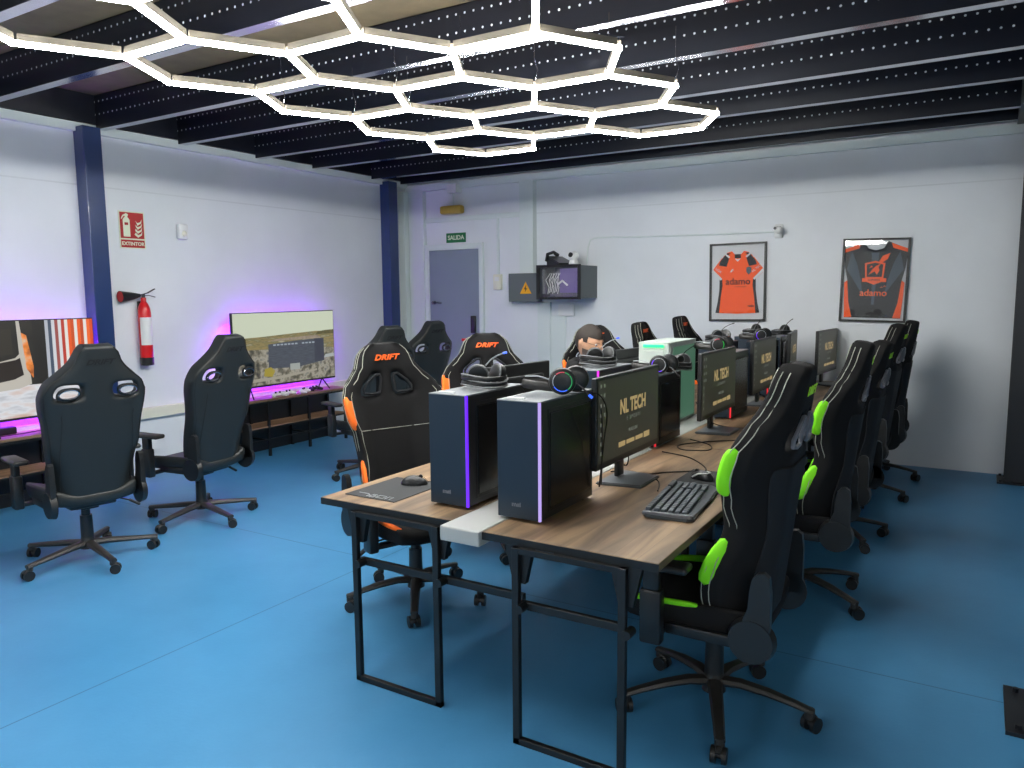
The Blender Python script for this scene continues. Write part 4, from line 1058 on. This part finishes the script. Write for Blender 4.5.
def pic_town(poly):
    sky = emat('picture_sky', (.78, .81, .72), .95); town = noise_emat('picture_town', [(.14, .16, .15), (.40, .38, .32), (.64, .62, .56), (.28, .31, .33)], 14., .9)
    field = noise_emat('picture_field', [(.34, .36, .22), (.58, .51, .33), (.44, .43, .28), (.70, .67, .58)], 7., .9, stretch=(1, 1, 5))
    bd = noise_emat('picture_building', [(.24, .26, .30), (.31, .33, .37)], 14., .9, stretch=(1, 1, 6))
    poly('picture_sky', R4(0, 0, 1, 1), sky); poly('picture_field', [(0, .66), (0, .35), (1, .35), (1, .70), (.8, .71), (.5, .69), (.25, .67)], field)
    poly('picture_town', [(0, 0), (1, 0), (1, .44), (.9, .46), (.1, .5), (0, .5)], town)
    poly('picture_trees', [(.80, .66), (1, .66), (1, .72), (.9, .715), (.82, .70)], noise_emat('picture_trees', [(.28, .28, .16), (.42, .38, .22)], 20., .9))
    poly('picture_roof', [(.30, .60), (.86, .60), (.82, .65), (.40, .63)], noise_emat('picture_roof', [(.5, .45, .40), (.66, .60, .52)], 20., .9))
    poly('picture_building', [(.31, .22), (.60, .20), (.88, .26), (.885, .60), (.60, .59), (.315, .56)], bd)
    poly('picture_building_wing', [(.78, .25), (.885, .26), (.885, .60), (.78, .60)], emat('picture_wing', (.22, .23, .28), .9))
    poly('picture_houses', R4(.52, .17, .62, .26), emat('picture_house', (.62, .64, .62), .9)); poly('picture_houses', [(.88, .30), (1, .31), (1, .36), (.9, .35)], emat('picture_house_b', (.66, .68, .68), .9))
    poly('picture_tree', [(.26, .12), (.34, .10), (.37, .18), (.33, .24), (.27, .22)], emat('picture_tree', (.62, .56, .20), .9))
    poly('picture_wall', [(.05, .04), (.4, .06), (.8, .12), (.8, .15), (.4, .10), (.05, .09)], emat('picture_wall', (.62, .6, .54), .9))
    for k in range(12): poly('picture_sign', R4(.36+.036*k, .535, .385+.036*k, .555), emat('picture_sign', (.62, .66, .70), .9)) if k not in (7,) else None
def pic_car(poly_):
    mp = lambda u: .38+u*.56 if u < .48 else (.65+(u-.48)*.58 if u < .6 else .72+(u-.6)*.7)
    poly = lambda n, pts, m: poly_(n, [(mp(u), v) for u, v in pts], m)
    g = lambda n, c: emat(n, c, .95)
    poly_('picture_ground', R4(0, 0, 1, 1), noise_emat('picture_ground', [(.55, .56, .60), (.85, .86, .88), (.80, .66, .58)], 3., .95, stretch=(1, 1, 4)))
    poly('picture_dark', R4(.0, .33, .64, 1), noise_emat('picture_dark', [(.05, .05, .04), (.16, .14, .10)], 4., .9))
    poly('picture_car_body', [(.0, .28), (.32, .30), (.44, .34), (.43, .55), (.38, .80), (.36, 1), (.33, 1), (.34, .66), (.30, .62), (0, .56)], g('picture_silver', (.74, .72, .68)))
    poly('picture_window', [(0, .36), (.28, .40), (.37, .44), (.345, .62), (.30, .60), (0, .56)], g('picture_window', (.12, .08, .05)))
    poly('picture_window', R4(0, .66, .28, .92), g('picture_window_b', (.16, .14, .10)))
    poly('picture_pillar', [(.40, .50), (.46, .40), (.47, .52), (.42, .85), (.37, .88)], noise_emat('picture_orange', [(.55, .25, .08), (.95, .55, .22), (.85, .80, .70)], 10., .9))
    poly('picture_column', R4(.48, .34, .60, 1), g('picture_black', (.08, .07, .05)))
    x = .60; cs = [(.70, .72, .76), (.25, .30, .38), (.82, .83, .85), (.60, .30, .28), (.85, .85, .86), (.72, .22, .16), (.90, .88, .85), (.90, .34, .08), (.80, .30, .08), (.90, .89, .86), (.92, .36, .08), (.76, .28, .10), (.9, .88, .86), (.93, .40, .12), (.85, .3, .08)]
    for i, c in enumerate(cs):
        wd = (1-.60)/len(cs); poly('picture_stripe', [(x+wd*i, .30), (x+wd*(i+1), .30), (x+wd*(i+1)-.0, 1), (x+wd*i, 1)], g('picture_stripe', c))
tv(2.17, 3.50, .685, 1.43, 'television showing a car beside orange and white stripes', pic_car)
tv(4.84, 6.19, .685, 1.43, 'television showing an aerial view of a dark building', pic_town)

def controller(x, y, rz, m, label, first):
    root = empty('game_controller', (x, y, .575), rz, label, 'game controller', 'game controllers on the media bench')
    b = MB(); b.sph((0, 0, .022), .05, 20, sc=(1.0, .62, .38)); b.tube([(-.045, 0, .024), (-.062, -.035, .018), (-.066, -.065, .014)], [.022, .018, .012], n=10); b.tube([(.045, 0, .024), (.062, -.035, .018), (.066, -.065, .014)], [.022, .018, .012], n=10)
    b.build('grip_shell', M[m], root)
    for q in (-1, 1): b = MB(); b.cyl((q*.024, -.014, .035), (q*.024, -.014, .052), .008, .010, 12); b.build('thumbstick', M['plastic'], root)
    return root
controller(-6.06, 5.32, 80, 'white_plastic', 'white game controller nearest the purple light on the bench', 1)
controller(-6.07, 5.46, 100, 'white_plastic', 'white game controller in the middle of the pair of whites', 0)
controller(-6.06, 5.66, 120, 'white_plastic', 'white game controller closer to the black one', 0)
controller(-6.10, 5.86, 90, 'plastic', 'black game controller at the end of the row on the bench', 0)
w = empty('remote_control', (-6.04, 2.62, .575), 84, 'black remote control on the bench under the car television', 'remote control')
MB().box((-.10, -.02, 0), (.10, .02, .018), .006).build('shell', M['plastic'], w)
b = MB()
for k in range(8):
    for q in (-1, 0, 1): b.cyl((-.08+.02*k, q*.010, .018), (-.08+.02*k, q*.010, .020), .0035, n=8)
b.build('buttons', M['grey_plastic'], w)
w = empty('soundbar', (-6.19, 2.55, .575), 90, 'black soundbar on the bench beneath the car television', 'soundbar')
MB().box((-.35, -.03, 0), (.35, .03, .055), .01).build('housing', M['plastic'], w)
cable([(-6.06, 3.02, .66), (-6.07, 3.12, .60), (-6.12, 3.0, .58), (-6.10, 2.8, .58), (-6.14, 2.6, .58)], 'black cable lying on the bench under the car television')

# ------------------------------------------------------------------ seated man
def skin_mesh(name, verts, edges, radii, m, parent, root_i=0, sub=2, extra=None):
    me = bpy.data.meshes.new(name); me.from_pydata(verts, edges, []); me.update()
    o = bpy.data.objects.new(name, me); COL.objects.link(o)
    sk = o.modifiers.new('skin', 'SKIN'); sk.use_smooth_shade = True
    for i, r in enumerate(radii):
        me.skin_vertices[0].data[i].radius = (r, r) if not isinstance(r, tuple) else r
        me.skin_vertices[0].data[i].use_root = i == root_i
    md = o.modifiers.new('sub', 'SUBSURF'); md.levels = sub; md.render_levels = sub
    dg = bpy.context.evaluated_depsgraph_get(); dg.update()
    nm = bpy.data.meshes.new_from_object(o.evaluated_get(dg)); COL.objects.unlink(o); bpy.data.objects.remove(o)
    bm = bmesh.new(); bm.from_mesh(nm)
    if extra:
        t = bpy.data.meshes.new('t'); extra.to_mesh(t); bm.from_mesh(t)
    bm.to_mesh(nm); bm.free(); nm.name = name; nm.materials.clear(); nm.materials.append(m)
    for p in nm.polygons: p.use_smooth = True
    ob = bpy.data.objects.new(name, nm); COL.objects.link(ob); ob.parent = parent; return ob
PX, PY, PR = -2.53, 5.31, -44      # position and facing (local +Y = forward)
man = empty('person', (PX, PY, 0), PR-90, 'person with short dark hair and glasses in a black shirt, looking down at the desk', 'person')
hc = V((.085, .17, 1.235))            # head centre
def head_bm(scale=1., hairy=False):
    bm = bmesh.new(); bmesh.ops.create_uvsphere(bm, u_segments=36, v_segments=26, radius=1)
    for v in bm.verts:
        x, y, z = v.co
        w_ = .074*(1-.22*max(0, -z)**1.5); d_ = .096; h_ = .118 if z < 0 else .108
        X, Y, Z = x*w_, y*d_, z*h_
        if z < 0 and y > 0: Y *= 1-.10*(-z); 
        if z < -.3 and y < 0: Y *= 1-.45*(-z-.3)
        # face relief: brow, eye sockets, nose, lips, chin
        if y > .3 and not hairy:
            Y += .024*math.exp(-(X/.011)**2)*math.exp(-((Z+.018)/.020)**2)+.010*math.exp(-(X/.009)**2)*math.exp(-((Z-.008)/.018)**2)
            for q in (-1, 1): Y -= .010*math.exp(-((X-q*.030)/.015)**2)*math.exp(-((Z-.006)/.012)**2); Y += .004*math.exp(-((X-q*.03)/.02)**2)*math.exp(-((Z-.028)/.008)**2)
            Y += .006*math.exp(-(X/.022)**2)*math.exp(-((Z+.052)/.006)**2)+.005*math.exp(-(X/.022)**2)*math.exp(-((Z+.064)/.006)**2)+.008*math.exp(-(X/.02)**2)*math.exp(-((Z+.095)/.016)**2)
        v.co = (X*scale, Y*scale, Z*scale)
    return bm
HR = RZ(34) @ RX(-18)
hb = head_bm(1.10)
for q in (-1, 1):
    r = bmesh.ops.create_uvsphere(hb, u_segments=12, v_segments=8, radius=1)['verts']
    bmesh.ops.transform(hb, matrix=T(q*.081, -.008, -.006) @ RZ(q*18) @ Matrix.Diagonal((.009, .019, .032, 1)), verts=r)
bmesh.ops.transform(hb, matrix=Matrix.Translation(hc) @ HR, verts=hb.verts)
vs, es, rs = [], [], []
def chain(pts, start=None):
    prev = start
    for p, r in pts:
        vs.append(p); rs.append(r); i = len(vs)-1
        if prev is not None: es.append((prev, i))
        prev = i
    return prev
c0 = chain([((0, -.02, .52), .12), ((0, -.05, .68), .115), ((0, -.03, .84), .13)])
ct = chain([((.03, .02, 1.0), .12)], c0); cn = chain([((.045, .06, 1.09), .056), ((.06, .10, 1.13), .052), ((.072, .14, 1.18), .05)], ct)
hands = {}
for q in (-1, 1):
    sh = chain([((q*.155, .02, 1.03), .060), ((q*.20, .07, .89), .048), ((q*.22, .12, .76), .040), ((q*.19, .26, .775), .033), ((q*.15, .36, .785), .024), ((q*.145, .40, .785), (.030, .016)), ((q*.142, .44, .782), (.036, .014))], ct)
    for k in range(4):
        fx = q*.142+(k-1.5)*.019; L = (.060, .070, .066, .050)[k]
        chain([((fx, .465, .782), .009), ((fx, .465+L*.5, .785), .008), ((fx, .465+L*.95, .770), .007)], sh)
    chain([((q*.142-q*.038, .425, .776), .010), ((q*.142-q*.052, .455, .768), .009)], sh-1)
    hip = chain([((q*.09, .0, .53), .085), ((q*.12, .20, .545), .075), ((q*.13, .40, .53), .058), ((q*.13, .42, .40), .050), ((q*.13, .40, .20), .042), ((q*.13, .39, .09), .034), ((q*.135, .43, .045), .034), ((q*.14, .53, .035), .030)], 0)
body = skin_mesh('body', vs, es, rs, M['skin'], man, 0, 2, hb)
def cloth(name, idx, grow, m):
    mp = {a: i for i, a in enumerate(idx)}
    return skin_mesh(name, [vs[i] for i in idx], [(mp[a], mp[b]) for a, b in es if a in mp and b in mp], [(rs[i]+grow if not isinstance(rs[i], tuple) else max(rs[i])+grow) for i in idx], m, man, 0, 2)
per = 7+12+2+8
top_idx = [0, 1, 2, 3, 4]; leg_idx = [0]
for s in range(2):
    o_ = 7+s*per; top_idx += [o_, o_+1, o_+2]; leg_idx += [o_+21+k for k in range(6)]
cloth('shirt', top_idx, .026, M['shirt']); cloth('trousers', leg_idx, .014, M['trousers'])
for s in range(2):
    q = (-1, 1)[s]
    b = MB(); b.box((q*.137-.045, .37, 0), (q*.137+.045, .60, .075), .03, seg=3); b.build('shoe', M['plastic'], man)
bm = head_bm(1.165, True)
kill = []
for v in bm.verts:
    x, y, z = v.co
    lim = .040 if y > .045 else (-.010 if y > -.03 else -.065)
    if z < lim: kill.append(v)
bmesh.ops.delete(bm, geom=kill, context='VERTS'); bmesh.ops.transform(bm, matrix=Matrix.Translation(hc) @ HR @ T(0, -.004, .004), verts=bm.verts)
hm = MB(); hm.bm.free(); hm.bm = bm; hm.build('hair', M['hair'], man)
b = MB(); HM = Matrix.Translation(hc) @ HR @ Matrix.Scale(1.10, 4)
for q in (-1, 1):
    pts = [HM @ V((q*.032+.024*math.cos(t), .094, .004+.016*math.sin(t))) for t in [2*PI*k/16 for k in range(16)]]; b.tube(pts, .0014, n=5, closed=True)
    b.tube([HM @ V((q*.056, .092, .008)), HM @ V((q*.074, .05, .008)), HM @ V((q*.078, -.01, .004))], .0014, n=5)
b.tube([HM @ V((-.008, .096, .008)), HM @ V((.008, .096, .008))], .0014, n=5); b.build('glasses', M['plastic'], man)
bm = bmesh.new(); b = MB()
for q in (-1, 1): b.sph(HM @ V((q*.030, .076, .004)), .011, 12)
b.build('eyes', M['white_plastic'], man)
b = MB()
for q in (-1, 1): b.sph(HM @ V((q*.031, .0845, .002)), .005, 10)
b.build('irises', M['plastic'], man)
bm.free()
# trimmed beard: lower part of the head surface, slightly raised
bm = head_bm(1.112); kill = []
for v in bm.verts:
    x, y, z = v.co
    if not (z < -.034+.02*max(0, .05-y)/.05*0 and y > -.01 and (abs(x) > .02 or z < -.07 or (-.046 < z < -.036))): kill.append(v)
bmesh.ops.delete(bm, geom=kill, context='VERTS'); bmesh.ops.transform(bm, matrix=Matrix.Translation(hc) @ HR, verts=bm.verts)
hm = MB(); hm.bm.free(); hm.bm = bm; M['beard'] = mat('beard', (.38, .33, .30), .8); hm.build('beard', M['beard'], man)

# ------------------------------------------------------------------ light, world, camera
wd = bpy.data.worlds.new('world'); S.world = wd; wd.use_nodes = True
wd.node_tree.nodes['Background'].inputs[0].default_value = (.6, .68, .85, 1); wd.node_tree.nodes['Background'].inputs[1].default_value = .03

f, yaw, pitch, roll, H = 764.0, .54975888, .11748864, -.00896742, 1.59
fw = V((-math.sin(yaw)*math.cos(pitch), math.cos(yaw)*math.cos(pitch), -math.sin(pitch))); r0 = V((math.cos(yaw), math.sin(yaw), 0)); u0 = r0.cross(fw)
rr = math.cos(roll)*r0+math.sin(roll)*u0; uu = -math.sin(roll)*r0+math.cos(roll)*u0
cam = bpy.data.cameras.new('camera'); co = bpy.data.objects.new('camera', cam); COL.objects.link(co)
cam.sensor_width = 36; cam.lens = 36*f/1024; cam.clip_start = .05
mw = Matrix((rr, uu, -fw)).transposed().to_4x4(); mw.translation = V((0, 0, H)); co.matrix_world = mw
S.camera = co
S.view_settings.view_transform = 'Standard'; S.view_settings.look = 'None'; S.view_settings.gamma = 1; S.view_settings.use_curve_mapping = False
S.view_settings.exposure = 0.0
